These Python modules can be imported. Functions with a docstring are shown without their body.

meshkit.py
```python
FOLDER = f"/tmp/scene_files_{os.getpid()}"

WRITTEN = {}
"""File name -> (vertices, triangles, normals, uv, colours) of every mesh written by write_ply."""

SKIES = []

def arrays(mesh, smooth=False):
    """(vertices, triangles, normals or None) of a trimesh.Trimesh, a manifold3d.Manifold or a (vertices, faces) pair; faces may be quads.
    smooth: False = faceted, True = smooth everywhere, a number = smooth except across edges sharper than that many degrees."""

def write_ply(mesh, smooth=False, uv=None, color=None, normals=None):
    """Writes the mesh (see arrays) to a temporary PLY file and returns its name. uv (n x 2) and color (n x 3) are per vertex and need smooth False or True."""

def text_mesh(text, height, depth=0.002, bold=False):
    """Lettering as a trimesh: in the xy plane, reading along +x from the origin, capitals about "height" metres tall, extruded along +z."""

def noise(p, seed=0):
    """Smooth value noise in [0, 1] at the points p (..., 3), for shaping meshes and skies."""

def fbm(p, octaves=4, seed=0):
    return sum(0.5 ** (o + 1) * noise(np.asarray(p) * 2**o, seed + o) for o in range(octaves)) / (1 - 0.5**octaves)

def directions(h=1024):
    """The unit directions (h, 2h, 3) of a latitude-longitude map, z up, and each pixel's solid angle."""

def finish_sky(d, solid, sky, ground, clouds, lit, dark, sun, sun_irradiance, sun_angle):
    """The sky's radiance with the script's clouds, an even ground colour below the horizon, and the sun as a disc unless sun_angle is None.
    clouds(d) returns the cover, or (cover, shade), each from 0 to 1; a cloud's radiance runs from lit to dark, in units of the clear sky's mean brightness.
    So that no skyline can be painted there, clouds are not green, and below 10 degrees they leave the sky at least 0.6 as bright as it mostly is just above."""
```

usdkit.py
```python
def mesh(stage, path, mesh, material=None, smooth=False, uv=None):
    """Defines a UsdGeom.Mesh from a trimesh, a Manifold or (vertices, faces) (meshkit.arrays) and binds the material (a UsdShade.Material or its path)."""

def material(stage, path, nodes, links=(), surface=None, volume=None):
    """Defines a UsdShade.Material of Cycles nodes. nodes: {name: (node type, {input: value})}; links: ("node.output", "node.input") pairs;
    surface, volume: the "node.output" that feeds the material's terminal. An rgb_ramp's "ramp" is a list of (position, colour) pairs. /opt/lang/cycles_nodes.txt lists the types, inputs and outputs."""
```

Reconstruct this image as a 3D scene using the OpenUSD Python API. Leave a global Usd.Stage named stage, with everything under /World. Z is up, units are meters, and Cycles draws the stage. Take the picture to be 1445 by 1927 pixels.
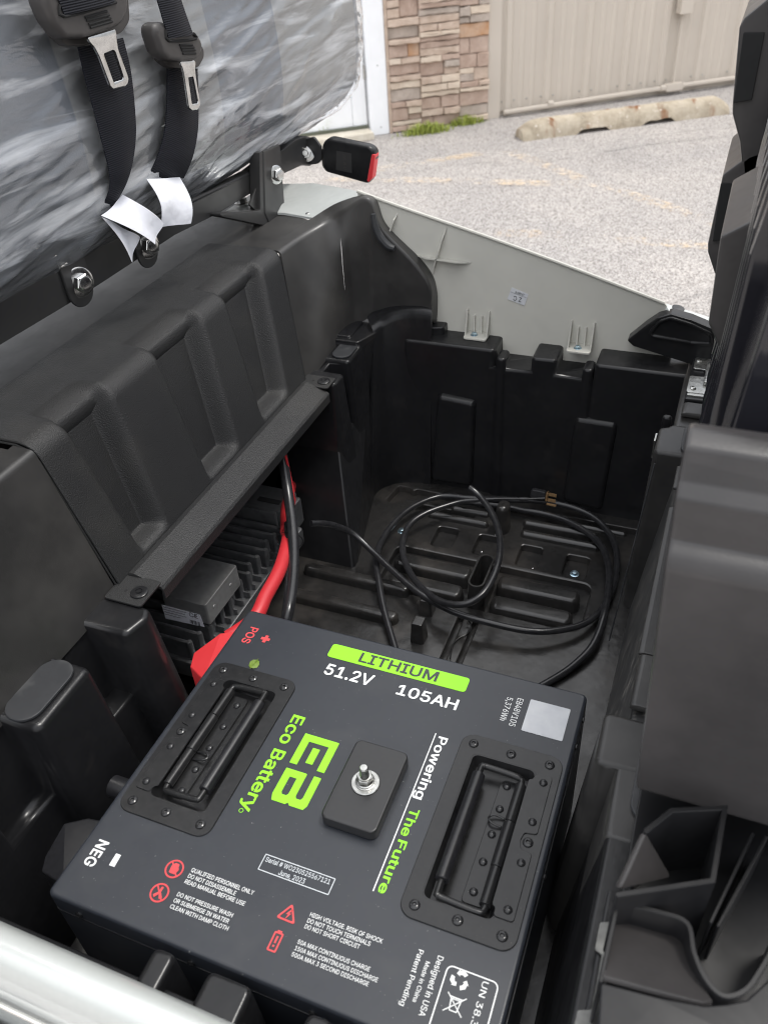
import math, random
import numpy as np, trimesh, shapely, manifold3d, meshkit, usdkit
from shapely.geometry import Polygon, LineString
from pxr import Usd, UsdGeom, UsdLux, UsdShade, Gf, Sdf, Vt

stage = Usd.Stage.CreateInMemory()
UsdGeom.SetStageUpAxis(stage, UsdGeom.Tokens.z)
UsdGeom.SetStageMetersPerUnit(stage, 1.0)
UsdGeom.Xform.Define(stage, '/World')
UsdGeom.Scope.Define(stage, '/World/Looks')

# ------------------------------------------------------------ camera, sky, sun, exposure
EXPOSURE = 0.65
SKY_STRENGTH = 0.12
SUN_INTENSITY, SUN_ANGLE = 0.40, 14.0
SUN_DIR = np.array([0.35, 0.25, 1.15]); SUN_DIR /= np.linalg.norm(SUN_DIR)      # towards the sun
FPX = 1565.9537
CAM_ROT = np.array([[0.92794, 0.3676458, -0.0613504], [0.1832935, -0.5934201, -0.7837449], [-0.324547, 0.7160232, -0.6180453]])   # rows: right, down, forward
CAM_POS = np.array([0.515987, -0.246224, 1.545732])
cam = UsdGeom.Camera.Define(stage, '/World/camera')
r_, d_, f_ = CAM_ROT
cam.AddTransformOp().Set(Gf.Matrix4d(*[float(a) for row in ((*r_, 0), (*-d_, 0), (*-f_, 0), (*CAM_POS, 1)) for a in row]))
cam.CreateHorizontalApertureAttr(36.0)
cam.CreateVerticalApertureAttr(36.0 * 1927 / 1445)
cam.CreateFocalLengthAttr(36.0 * FPX / 1445)
cam.CreateFStopAttr(9.5)
cam.CreateFocusDistanceAttr(1.15)
cam.CreateClippingRangeAttr((0.02, 1000.0))
cam.CreateExposureAttr(EXPOSURE)

el, rot = math.asin(SUN_DIR[2]), math.atan2(SUN_DIR[0], SUN_DIR[1])
usdkit.material(stage, '/World/Looks/overcast_sky', {
    'sky': ('sky_texture', {'sky_type': 'single_scattering', 'sun_disc': False, 'sun_elevation': el, 'sun_rotation': rot, 'aerosol_density': 2.0}),
    'tc': ('texture_coordinate', {}),
    'map': ('mapping', {'scale': (1.0, 1.0, 2.2)}),
    'n': ('noise_texture', {'scale': 2.6, 'detail': 6.0, 'roughness': 0.55}),
    'cov': ('rgb_ramp', {'ramp': [(0.30, (0.62, 0.62, 0.62)), (0.62, (1, 1, 1))]}),
    'shade': ('rgb_ramp', {'ramp': [(0.25, (5.0, 5.3, 5.9)), (0.6, (10.5, 10.5, 10.6))]}),
    'sx': ('separate_xyz', {}), 'hz': ('map_range', {'from_min': 0.0, 'from_max': 1.0, 'to_min': 0.42, 'to_max': 1.35, 'clamp': True}), 'cie': ('mix_color', {'blend_type': 'multiply', 'fac': 1.0, 'use_clamp': False}), 'hc': ('combine_color', {}),
    'mix': ('mix_color', {}),
    'bg': ('background_shader', {'strength': SKY_STRENGTH})},
    [('tc.generated', 'map.vector'), ('map.vector', 'n.vector'), ('n.fac', 'cov.fac'), ('n.fac', 'shade.fac'), ('cov.color', 'mix.fac'),
     ('sky.color', 'mix.a'), ('shade.color', 'mix.b'), ('tc.generated', 'sx.vector'), ('sx.z', 'hz.value'), ('hz.result', 'hc.r'), ('hz.result', 'hc.g'), ('hz.result', 'hc.b'), ('mix.result', 'cie.a'), ('hc.color', 'cie.b'), ('cie.result', 'bg.color')], surface='bg.background')
sky = UsdLux.DomeLight.Define(stage, '/World/sky')
UsdShade.MaterialBindingAPI.Apply(sky.GetPrim()).Bind(UsdShade.Material.Get(stage, '/World/Looks/overcast_sky'))
sky.GetPrim().SetCustomDataByKey('kind', 'structure')
sun = UsdLux.DistantLight.Define(stage, '/World/sun')
sun.CreateNormalizeAttr(True); sun.CreateIntensityAttr(SUN_INTENSITY); sun.CreateAngleAttr(SUN_ANGLE); sun.CreateColorAttr(Gf.Vec3f(1.0, 0.97, 0.92))
zz = SUN_DIR; xx = np.cross([0, 1, 0], zz); xx /= np.linalg.norm(xx); yy = np.cross(zz, xx)
sun.AddTransformOp().Set(Gf.Matrix4d(*[float(a) for row in ((*xx, 0), (*yy, 0), (*zz, 0), (0, 0, 8, 1)) for a in row]))

# ------------------------------------------------------------ measuring helpers (points of the place from sight lines)
def at(u, v, x=None, y=None, z=None):
    d = np.array([(u - 722.5) / FPX, (v - 963.5) / FPX, 1.0]) @ CAM_ROT
    k, val = (0, x) if x is not None else (1, y) if y is not None else (2, z)
    return CAM_POS + d * (val - CAM_POS[k]) / d[k]
def at_plane(u, v, p0, n):
    d = np.array([(u - 722.5) / FPX, (v - 963.5) / FPX, 1.0]) @ CAM_ROT
    n = np.asarray(n, float)
    return CAM_POS + d * (n @ (np.asarray(p0) - CAM_POS)) / (n @ d)

# ------------------------------------------------------------ scene tree helpers
USED = {}
def numbered(parent, name):
    k = (parent, name); USED[k] = USED.get(k, -1) + 1
    return name if USED[k] == 0 else '%s_%03d' % (name, USED[k])
def path_of(p): return '/World' if p is None else p if isinstance(p, str) else str(p.GetPath())
def tag(o, label=None, cat=None, group=None, kind=None):
    p = o.GetPrim() if hasattr(o, 'GetPrim') else o
    for k, v in (('label', label), ('category', cat), ('group', group), ('kind', kind)):
        if v: p.SetCustomDataByKey(k, v)
    return p
def thing(name, label, cat, group=None):
    x = UsdGeom.Xform.Define(stage, '/World/' + numbered('/World', name))
    return tag(x, label, cat, group)
def put(name, mesh, mat, parent=None, smooth=32, **kw):
    if isinstance(mesh, list): mesh = trimesh.util.concatenate(mesh)
    pp = path_of(parent)
    m = usdkit.mesh(stage, pp + '/' + numbered(pp, name), mesh, mat, smooth=smooth)
    return tag(m, **kw)

# ------------------------------------------------------------ shape helpers
def ccw(P):
    P = np.asarray(P, float); x, y = P[:, 0], P[:, 1]
    return P if np.sum(x * np.roll(y, -1) - y * np.roll(x, -1)) > 0 else P[::-1]
def fillet(P, r, n=4):
    g = Polygon(P).buffer(-r, quad_segs=n).buffer(2 * r, quad_segs=n).buffer(-r, quad_segs=n)
    P = np.array(g.exterior.coords)[:-1]
    keep = [i for i in range(len(P)) if np.linalg.norm(P[i] - P[i - 1]) > r * 0.05 + 1e-6]
    return ccw(P[keep])
def rr(w, h, r, n=4, c=(0, 0)):
    r = min(r, w / 2 - 1e-5, h / 2 - 1e-5); out = []
    for cx, cy, a0 in ((w / 2 - r, -h / 2 + r, -90), (w / 2 - r, h / 2 - r, 0), (-w / 2 + r, h / 2 - r, 90), (-w / 2 + r, -h / 2 + r, 180)):
        for k in range(n + 1):
            a = math.radians(a0 + 90 * k / n); out.append((c[0] + cx + r * math.cos(a), c[1] + cy + r * math.sin(a)))
    return np.array(out)
def normals2(P):
    e = np.roll(P, -1, 0) - P; e /= np.maximum(np.linalg.norm(e, axis=1, keepdims=True), 1e-12)
    nn = np.stack([e[:, 1], -e[:, 0]], 1); a, b = np.roll(nn, 1, 0), nn
    m = a + b; d = np.maximum(1 + np.sum(a * b, 1, keepdims=True), 0.35)
    return m / d
def loft(loops, prof, cap0=True, cap1=True):
    """loops: [outer, hole, ...]; prof: [(grow, z), ...] from the bottom up. Every ring is the loop grown outwards by 'grow'."""
    V, F = [], []; base = 0
    loops = [ccw(loops[0])] + [ccw(h)[::-1] for h in loops[1:]]
    rings = []
    for L in loops:
        nn = normals2(L); n = len(L); st = base
        for g, z in prof:
            q = L + nn * g; V.append(np.c_[q, np.full(n, z)])
        for k in range(len(prof) - 1):
            a = st + k * n + np.arange(n); b = st + k * n + (np.arange(n) + 1) % n
            F.append(np.stack([a, b, b + n], 1)); F.append(np.stack([a, b + n, a + n], 1))
        base += n * len(prof); rings.append((L, nn, st, n))
    V = np.vstack(V)
    for k, up in ((0, False), (len(prof) - 1, True)):
        if (up and not cap1) or (not up and not cap0): continue
        pg = Polygon(rings[0][0] + rings[0][1] * prof[k][0], [L + nn * prof[k][0] for L, nn, _, _ in rings[1:]])
        idx = np.concatenate([st + k * n + np.arange(n) for _, _, st, n in rings])
        pv, pf = trimesh.creation.triangulate_polygon(pg, engine='earcut')
        from scipy.spatial import cKDTree
        _, near = cKDTree(V[idx][:, :2]).query(pv[:, :2]); f = idx[near[pf]]
        a, b, c = V[f[:, 0]], V[f[:, 1]], V[f[:, 2]]
        flip = (np.cross(b - a, c - a)[:, 2] > 0) != up
        f[flip] = f[flip][:, ::-1]; F.append(f)
    return trimesh.Trimesh(V, np.vstack(F), process=False)
def bev(z0, z1, b, n=3, draft=0.0, bottom=True):
    """profile of a slab from z0 to z1 with rounded rims of radius b; draft grows the foot outwards."""
    out = []
    if bottom:
        for k in range(n + 1):
            a = math.pi / 2 * k / n; out.append((draft - b * (1 - math.sin(a)), z0 + b * (1 - math.cos(a))))
    else: out.append((draft, z0))
    for k in range(n + 1):
        a = math.pi / 2 * k / n; out.append((-b * (1 - math.cos(a)), z1 - b * (1 - math.sin(a))))
    return out
def frame(o, x, y, z=None):
    x = np.asarray(x, float); x = x / np.linalg.norm(x); y = np.asarray(y, float); y = y - x * (x @ y); y /= np.linalg.norm(y)
    T = np.eye(4); T[:3, 0], T[:3, 1], T[:3, 2], T[:3, 3] = x, y, np.cross(x, y), o
    return T
def aim(o, z, hint=(0, 0, 1)):
    z = np.asarray(z, float); z = z / np.linalg.norm(z)
    if abs(z @ np.asarray(hint)) > 0.95: hint = (1, 0, 0)
    x = np.cross(hint, z); return frame(o, x, np.cross(z, x))
def tf(m, T): m = m.copy(); m.apply_transform(T); return m
def box(x0, x1, y0, y1, z0, z1, b=0.003, r=None, n=2, draft=0.0, bottom=True):
    r = max(b * 1.5, 1e-4) if r is None else r
    return loft([rr(x1 - x0, y1 - y0, r, 3, ((x0 + x1) / 2, (y0 + y1) / 2))], bev(z0, z1, b, n, draft, bottom))
def obox(T, sx, sy, sz, b=0.003, r=None):
    """box centred on T's origin in x, y and rising along its z"""
    return tf(box(-sx / 2, sx / 2, -sy / 2, sy / 2, 0, sz, b, r), T)
def cut_box(lo, hi): return trimesh.creation.box(bounds=[lo, hi])
def lathe(prof, T=None, n=24):
    V, F = [], []
    prof = np.asarray(prof, float); a = np.arange(n) * 2 * math.pi / n; m = len(prof)
    for r, z in prof: V.append(np.c_[r * np.cos(a), r * np.sin(a), np.full(n, z)])
    V = np.vstack(V)
    for k in range(m - 1):
        i = k * n + np.arange(n); j = k * n + (np.arange(n) + 1) % n
        F += [np.stack([i, j, j + n], 1), np.stack([i, j + n, i + n], 1)]
    out = trimesh.Trimesh(V, np.vstack(F), process=False)
    out.merge_vertices()
    return tf(out, T) if T is not None else out
def spline(P, n=10, closed=False):
    P = np.asarray(P, float); out = []
    N = len(P)
    for i in range(N - 1):
        p0, p1, p2, p3 = P[max(i - 1, 0)], P[i], P[i + 1], P[min(i + 2, N - 1)]
        for t in np.linspace(0, 1, n, endpoint=False):
            out.append(0.5 * ((2 * p1) + (-p0 + p2) * t + (2 * p0 - 5 * p1 + 4 * p2 - p3) * t * t + (-p0 + 3 * p1 - 3 * p2 + p3) * t ** 3))
    out.append(P[-1]); return np.array(out)
def tube(P, r, n=12, smooth=10, cap=True):
    P = spline(P, smooth) if smooth else np.asarray(P, float)
    keep = [0] + [i for i in range(1, len(P)) if np.linalg.norm(P[i] - P[i - 1]) > 1e-6]; P = P[keep]
    R = np.broadcast_to(np.asarray(r, float), (len(P),)) if np.ndim(r) == 0 else np.interp(np.linspace(0, 1, len(P)), np.linspace(0, 1, len(r)), r)
    t = np.gradient(P, axis=0); t /= np.linalg.norm(t, axis=1, keepdims=True)
    u = np.cross(t[0], [0, 0, 1.0]);
    if np.linalg.norm(u) < 1e-3: u = np.cross(t[0], [1.0, 0, 0])
    u /= np.linalg.norm(u); V = []; a = np.arange(n) * 2 * math.pi / n
    for i in range(len(P)):
        u = u - t[i] * (u @ t[i]); u /= np.linalg.norm(u); w = np.cross(t[i], u)
        V.append(P[i] + R[i] * (np.cos(a)[:, None] * u + np.sin(a)[:, None] * w))
    V = np.vstack(V + [P[:1], P[-1:]]); F = []
    for k in range(len(P) - 1):
        i = k * n + np.arange(n); j = k * n + (np.arange(n) + 1) % n
        F += [np.stack([i, j, j + n], 1), np.stack([i, j + n, i + n], 1)]
    if cap:
        i = np.arange(n); j = (i + 1) % n; c0, c1, e = n * len(P), n * len(P) + 1, n * (len(P) - 1)
        F += [np.stack([j, i, np.full(n, c0)], 1), np.stack([i + e, j + e, np.full(n, c1)], 1)]
    return trimesh.Trimesh(V, np.vstack(F), process=False)
def hexa(r, z0, z1, T, b=0.0006):
    a = np.radians(np.arange(6) * 60 + 10)
    return tf(loft([np.c_[r * np.cos(a), r * np.sin(a)]], [(-b, z0), (0, z0 + b), (0, z1 - b), (-b, z1)]), T)
def dome(r, h, T, n=16):
    return lathe([(r, -0.0005)] + [(r * math.cos(a), h * math.sin(a)) for a in np.linspace(0, math.pi / 2 - 0.02, 6)] + [(1e-5, h)], T, n)
def sheet(G, t):
    """closed shell from a grid of points G[u, v], thickness t towards the back"""
    G = np.asarray(G, float); nu, nv = G.shape[:2]
    du, dv = np.gradient(G, axis=0), np.gradient(G, axis=1); nn = np.cross(du, dv); nn /= np.maximum(np.linalg.norm(nn, axis=2, keepdims=True), 1e-12)
    B = G - nn * t; V = np.vstack([G.reshape(-1, 3), B.reshape(-1, 3)]); n = nu * nv
    i = (np.arange(nu - 1)[:, None] * nv + np.arange(nv - 1)).ravel()
    f = [np.stack([i, i + nv, i + nv + 1], 1), np.stack([i, i + nv + 1, i + 1], 1)]
    F = f + [x[:, ::-1] + n for x in f]
    bd = list(range(0, nv - 1)) + [k * nv + nv - 1 for k in range(nu - 1)] + [(nu - 1) * nv + k for k in range(nv - 1, 0, -1)] + [k * nv for k in range(nu - 1, 0, -1)]
    bd = np.array(bd); nx = np.roll(bd, -1); F += [np.stack([bd, nx, nx + n], 1), np.stack([bd, nx + n, bd + n], 1)]
    return trimesh.Trimesh(V, np.vstack(F), process=False)
def grid(nu, nv, fn):
    return np.array([[fn(i / (nu - 1), j / (nv - 1)) for j in range(nv)] for i in range(nu)])
def boolean(a, b, op='difference'):
    def mf(m):
        m = m.copy(); m.merge_vertices()
        return manifold3d.Manifold(manifold3d.Mesh(np.asarray(m.vertices, np.float32), np.asarray(m.faces, np.uint32)))
    A, B = mf(a), mf(b)
    for X_, m_ in ((A, a), (B, b)):
        if X_.is_empty(): print('BAD SOLID', m_.bounds)
    o = (A - B) if op == 'difference' else (A + B) if op == 'union' else (A ^ B)
    q = o.to_mesh(); return trimesh.Trimesh(q.vert_properties[:, :3], q.tri_verts, process=False)

# ------------------------------------------------------------ materials
LOOKS = {}
def pbr(name, c1, c2=None, rough=(0.4, 0.4), metal=0.0, cscale=6.0, rscale=20.0, bump=None, coat=0.0, spec=0.5, detail=4.0, stretch=(1, 1, 1), ramp=(0.35, 0.65), extra=None):
    """c1, c2: base colours mixed by noise; rough: range driven by noise; bump: [(scale, height in metres), ...]; extra: (scale, lo, hi, colour, amount) fine specks"""
    c2 = c1 if c2 is None else c2
    nd = {'g': ('geometry', {}), 'm': ('mapping', {'scale': stretch}),
          'n': ('noise_texture', {'scale': cscale, 'detail': detail, 'roughness': 0.6}), 'r': ('rgb_ramp', {'ramp': [(ramp[0], c1), (ramp[1], c2)]}),
          'n2': ('noise_texture', {'scale': rscale, 'detail': 5.0, 'roughness': 0.65}), 'mr': ('map_range', {'from_min': 0.3, 'from_max': 0.7, 'to_min': rough[0], 'to_max': rough[1], 'clamp': True}),
          'p': ('principled_bsdf', {'metallic': metal, 'coat_weight': coat, 'coat_roughness': 0.08, 'specular_ior_level': spec})}
    lk = [('g.position', 'm.vector'), ('m.vector', 'n.vector'), ('m.vector', 'n2.vector'), ('n.fac', 'r.fac'), ('n2.fac', 'mr.value'), ('mr.result', 'p.roughness')]
    col = 'r.color'
    for k, (sc, lo, hi, cc, amt) in enumerate(extra or []):
        nd['en%d' % k] = ('noise_texture', {'scale': sc, 'detail': 3.0, 'roughness': 0.6}); nd['er%d' % k] = ('map_range', {'from_min': lo, 'from_max': hi, 'to_min': 0.0, 'to_max': amt, 'clamp': True})
        nd['em%d' % k] = ('mix_color', {'b': cc})
        lk += [('m.vector', 'en%d.vector' % k), ('en%d.fac' % k, 'er%d.value' % k), ('er%d.result' % k, 'em%d.fac' % k), (col, 'em%d.a' % k)]; col = 'em%d.result' % k
    lk.append((col, 'p.base_color'))
    prev = None
    for k, (sc, h) in enumerate(bump or []):
        nd['bn%d' % k] = ('noise_texture', {'scale': sc, 'detail': 2.0, 'roughness': 0.5}); nd['b%d' % k] = ('bump', {'strength': 1.0, 'distance': h})
        lk += [('m.vector', 'bn%d.vector' % k), ('bn%d.fac' % k, 'b%d.height' % k)]
        if prev: lk.append((prev, 'b%d.normal' % k))
        prev = 'b%d.normal' % k
    if prev: lk.append((prev, 'p.normal'))
    LOOKS[name] = usdkit.material(stage, '/World/Looks/' + name, nd, lk, surface='p.BSDF')
    return LOOKS[name]

# ============================================================ looks
green = pbr('green_print', (0.25, 0.70, 0.012), rough=(0.4, 0.5))
white_print = pbr('white_print', (0.72, 0.73, 0.72), rough=(0.45, 0.55))
red_print = pbr('red_print', (0.62, 0.055, 0.06), rough=(0.45, 0.55))
serial_print = pbr('laser_print', (0.55, 0.58, 0.60), rough=(0.5, 0.6))
case_paint = pbr('satin_grey_paint', (0.0165, 0.0190, 0.0245), (0.0195, 0.0222, 0.0275), spec=0.48, rough=(0.30, 0.42), cscale=8, rscale=9, bump=[(1400, 0.00006)], extra=[(330, 0.715, 0.745, (0.34, 0.34, 0.33), 0.55), (12, 0.56, 0.80, (0.05, 0.05, 0.05), 0.35)])
black_metal = pbr('black_coated_steel', (0.0075, 0.0075, 0.008), (0.011, 0.011, 0.011), spec=0.42, rough=(0.22, 0.34), cscale=20, rscale=60, bump=[(700, 0.00003)], extra=[(420, 0.70, 0.76, (0.16, 0.15, 0.13), 0.5)])
rubber = pbr('black_rubber', (0.0085, 0.0085, 0.0095), rough=(0.26, 0.38), rscale=80, bump=[(600, 0.00004)])
hardware = pbr('zinc_hardware', (0.50, 0.50, 0.48), (0.36, 0.36, 0.34), rough=(0.22, 0.38), metal=1.0, cscale=90, rscale=140)
chrome = pbr('chrome', (0.62, 0.62, 0.61), (0.48, 0.48, 0.47), cscale=70, rough=(0.14, 0.24), metal=1.0, rscale=60)
blue_zinc = pbr('blue_zinc', (0.46, 0.60, 0.68), rough=(0.2, 0.35), metal=1.0, rscale=200)
black_bolt = pbr('black_oxide', (0.012, 0.012, 0.0125), rough=(0.14, 0.24), rscale=200)
red_plastic = pbr('red_plastic', (0.56, 0.035, 0.04), (0.50, 0.03, 0.035), rough=(0.38, 0.5), rscale=40, bump=[(500, 0.00004)])

# ============================================================ battery
ZB, BX, BY = 0.75, 0.46, 0.4218
FZ = 0.515
battery = thing('lithium_battery', 'dark grey metal lithium battery with green and white printing on its lid', 'battery')
body = box(0, BX, 0, BY, FZ + 0.002, ZB, 0.004, 0.007, 4)
PLATES = [((0.0662, 0.2153), -1), ((0.396, 0.2116), 1)]
PW, PH = 0.115, 0.222
def hp(c, s, u, v): return (c[0] + s * u, c[1] + s * v)      # plate coordinates: u towards the battery's outer side
POCK = (-0.040, 0.0315, -0.088, 0.086)                    # u0, u1, v0, v1 of the sunk pocket
for c, s in PLATES:
    a, b = hp(c, s, POCK[0] - 0.002, POCK[2] - 0.002), hp(c, s, POCK[1] + 0.002, POCK[3] + 0.002)
    body = boolean(body, cut_box([min(a[0], b[0]), min(a[1], b[1]), ZB - 0.016], [max(a[0], b[0]), max(a[1], b[1]), ZB + 0.05]))
put('case', body, case_paint, battery, smooth=38)
seam = [box(-0.0006, BX + 0.0006, -0.0006, BY + 0.0006, ZB - 0.030, ZB - 0.0285, 0.0002, 0.0075)]
put('lid_seam', seam, rubber, battery)
for q in ((150, 1722), (360, 1812), (588, 1907)):
    p = at(*q, y=0.0)
    put('side_screw', lathe([(0.0040, -0.001), (0.0040, 0.0012), (0.003, 0.0020), (0.0014, 0.0022), (0.0012, 0.0008), (1e-5, 0.0006)], aim((p[0], 0.0, p[2]), (0, -1, 0)), 16), black_bolt, battery)
for y, z in ((0.355, 0.735), (0.395, 0.735), (0.20, 0.72)):
    put('side_screw', lathe([(0.0040, -0.001), (0.0040, 0.0012), (0.003, 0.0020), (0.0014, 0.0022), (0.0012, 0.0008), (1e-5, 0.0006)], aim((BX, y, z), (1, 0, 0)), 16), black_bolt, battery)

SCREW = [(0.0056, -0.0008), (0.0056, 0.0004), (0.0050, 0.0018), (0.0036, 0.0026), (0.0024, 0.0027), (0.0019, 0.0024), (0.0017, 0.0006), (1e-5, 0.0004)]
RIVET = [(0.0046, -0.0006), (0.0045, 0.0006), (0.0038, 0.0019), (0.0024, 0.0028), (1e-5, 0.0031)]
for c, s in PLATES:
    T = np.eye(4); T[:2, :2] *= s; T[0, 3], T[1, 3], T[2, 3] = c[0], c[1], ZB
    hp_ = put('handle_plate', tf(loft([rr(PW, PH, 0.015, 6), rr(POCK[1] - POCK[0], POCK[3] - POCK[2], 0.007, 4, ((POCK[0] + POCK[1]) / 2, (POCK[2] + POCK[3]) / 2))[::1]],
              [(0, 0.0001), (0, 0.0012), (-0.0006, 0.0018)]), T), black_metal, battery)
    cu, cv = (POCK[0] + POCK[1]) / 2, (POCK[2] + POCK[3]) / 2; w, h = POCK[1] - POCK[0], POCK[3] - POCK[2]
    pan = []
    L = rr(w, h, 0.0075, 4, (cu, cv))
    outer = loft([L], [(0.001, -0.0145), (0.0013, 0.0016)]); inner = loft([L], [(-0.006, -0.0125), (-0.0042, -0.0105), (-0.0010, -0.0015), (0.0002, 0.01)])
    put('handle_pocket', tf(boolean(outer, inner), T), black_metal, hp_, smooth=40)
    for u in (-0.0433, 0, 0.0433):
        for v in (-0.098, 0.098):
            put('plate_screw', lathe(SCREW, tf_ if False else T @ trimesh.transformations.translation_matrix((u, v, 0.0016)), 18), black_bolt, battery)
    put('plate_screw', lathe(SCREW, T @ trimesh.transformations.translation_matrix((0.0430, 0.001, 0.0016)), 18), black_bolt, battery)
    # hinge leaf on the outer side, with its notch
    leafP = [(0.030, -0.083), (0.050, -0.083), (0.050, -0.010), (0.0375, -0.008), (0.0355, 0.001), (0.0375, 0.010), (0.050, 0.012), (0.050, 0.083), (0.032, 0.083), (0.030, 0.074), (0.026, 0.074), (0.026, -0.074), (0.030, -0.074)]
    leaf = put('hinge_leaf', tf(loft([fillet(leafP, 0.003, 3)], [(0, 0.0016), (0, 0.0026), (-0.0005, 0.0032)]), T), black_metal, battery)
    put('hinge_strip', tf(loft([fillet([(-0.005, -0.074), (0.020, -0.074), (0.020, 0.072), (0.001, 0.072), (-0.003, 0.067)], 0.004, 3)], [(0, -0.0120), (0, -0.0102), (-0.0005, -0.0096)]), T), black_metal, battery)
    for u, v, z in [(0.0420, t, 0.0030) for t in (-0.073, -0.023, 0.024, 0.073)] + [(0.0045, t, -0.0096) for t in (-0.061, -0.028, 0.004, 0.035, 0.064)]:
        put('rivet', lathe(RIVET, T @ trimesh.transformations.translation_matrix((u, v, z)), 14), black_bolt, battery)
    put('spring_loop', tf(tube([(0.014, 0.024, -0.008), (0.002, 0.024, -0.005), (-0.003, 0.019, -0.005), (0.002, 0.014, -0.005), (0.014, 0.014, -0.008)], 0.0012, 8), T), black_bolt, battery)
    # wire bail, hinge barrel, rubber grip
    zb_ = 0.0015
    wire = [(0.0195, -0.070, zb_ - 0.004), (0.0195, -0.0790, zb_ - 0.004), (0.014, -0.0825, zb_ - 0.003), (-0.018, -0.0825, zb_), (-0.0245, -0.0815, zb_ + 0.001), (-0.0265, -0.075, zb_ + 0.001), (-0.0265, 0.0, zb_ + 0.001),
            (-0.0265, 0.066, zb_ + 0.001), (-0.0245, 0.0725, zb_ + 0.001), (-0.018, 0.0738, zb_), (0.010, 0.0738, zb_ - 0.002), (0.018, 0.0725, zb_ - 0.004), (0.0195, 0.066, zb_ - 0.004)]
    bail = put('handle_bail', tf(tube(wire, 0.0036, 12, 6), T), black_metal, battery)
    put('grip', tf(lathe([(0.004, 0), (0.0066, 0.0003), (0.0072, 0.001), (0.0072, 0.127), (0.0066, 0.1277), (0.004, 0.128)], frame((-0.0265, -0.0665, zb_ + 0.001), (1, 0, 0), (0, 0, -1)), 20), T), rubber, bail)
    put('hinge_barrel', tf([tf(lathe([(0.0030, 0), (0.0058, 0.0002), (0.0060, 0.001), (0.0060, e - 0.001), (0.0058, e - 0.0002), (0.003, e)], frame((0.0195, v0, zb_ - 0.004), (1, 0, 0), (0, 0, -1)), 18), np.eye(4))
        for v0, e in ((-0.074, 0.040), (-0.0335, 0.052), (0.019, 0.047))][0], T) if False else
        trimesh.util.concatenate([tf(lathe([(0.0030, 0), (0.0058, 0.0002), (rad, 0.001), (rad, e - 0.001), (0.0058, e - 0.0002), (0.003, e)], frame((0.0195, v0, zb_ - 0.004), (1, 0, 0), (0, 0, -1)), 18), T)
        for v0, e, rad in ((-0.074, 0.040, 0.0058), (-0.0335, 0.052, 0.0064), (0.019, 0.047, 0.0058))]), black_metal, battery)

# middle pad with its stud
P4 = [at(*q, z=ZB + 0.015)[:2] for q in ((671.3, 1389), (766.8, 1417), (708.7, 1575), (602.8, 1534.5))]
P4 = np.array(P4); cx, cy = P4.mean(0)
pad_w, pad_h = (P4[1, 0] - P4[0, 0] + P4[2, 0] - P4[3, 0]) / 2, (P4[0, 1] - P4[3, 1] + P4[1, 1] - P4[2, 1]) / 2
plat = pbr('black_pad', (0.013, 0.013, 0.0135), rough=(0.28, 0.40), rscale=25, bump=[(900, 0.00003)])
padp = put('contact_pad', tf(loft([rr(pad_w, pad_h, 0.008, 6)], bev(0.0001, 0.015, 0.0022, 4)), trimesh.transformations.translation_matrix((cx, cy, ZB))), plat, battery)
sp = at(688, 1474, z=ZB + 0.015)
Ts = trimesh.transformations.translation_matrix((sp[0], sp[1], ZB + 0.015))
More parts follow.
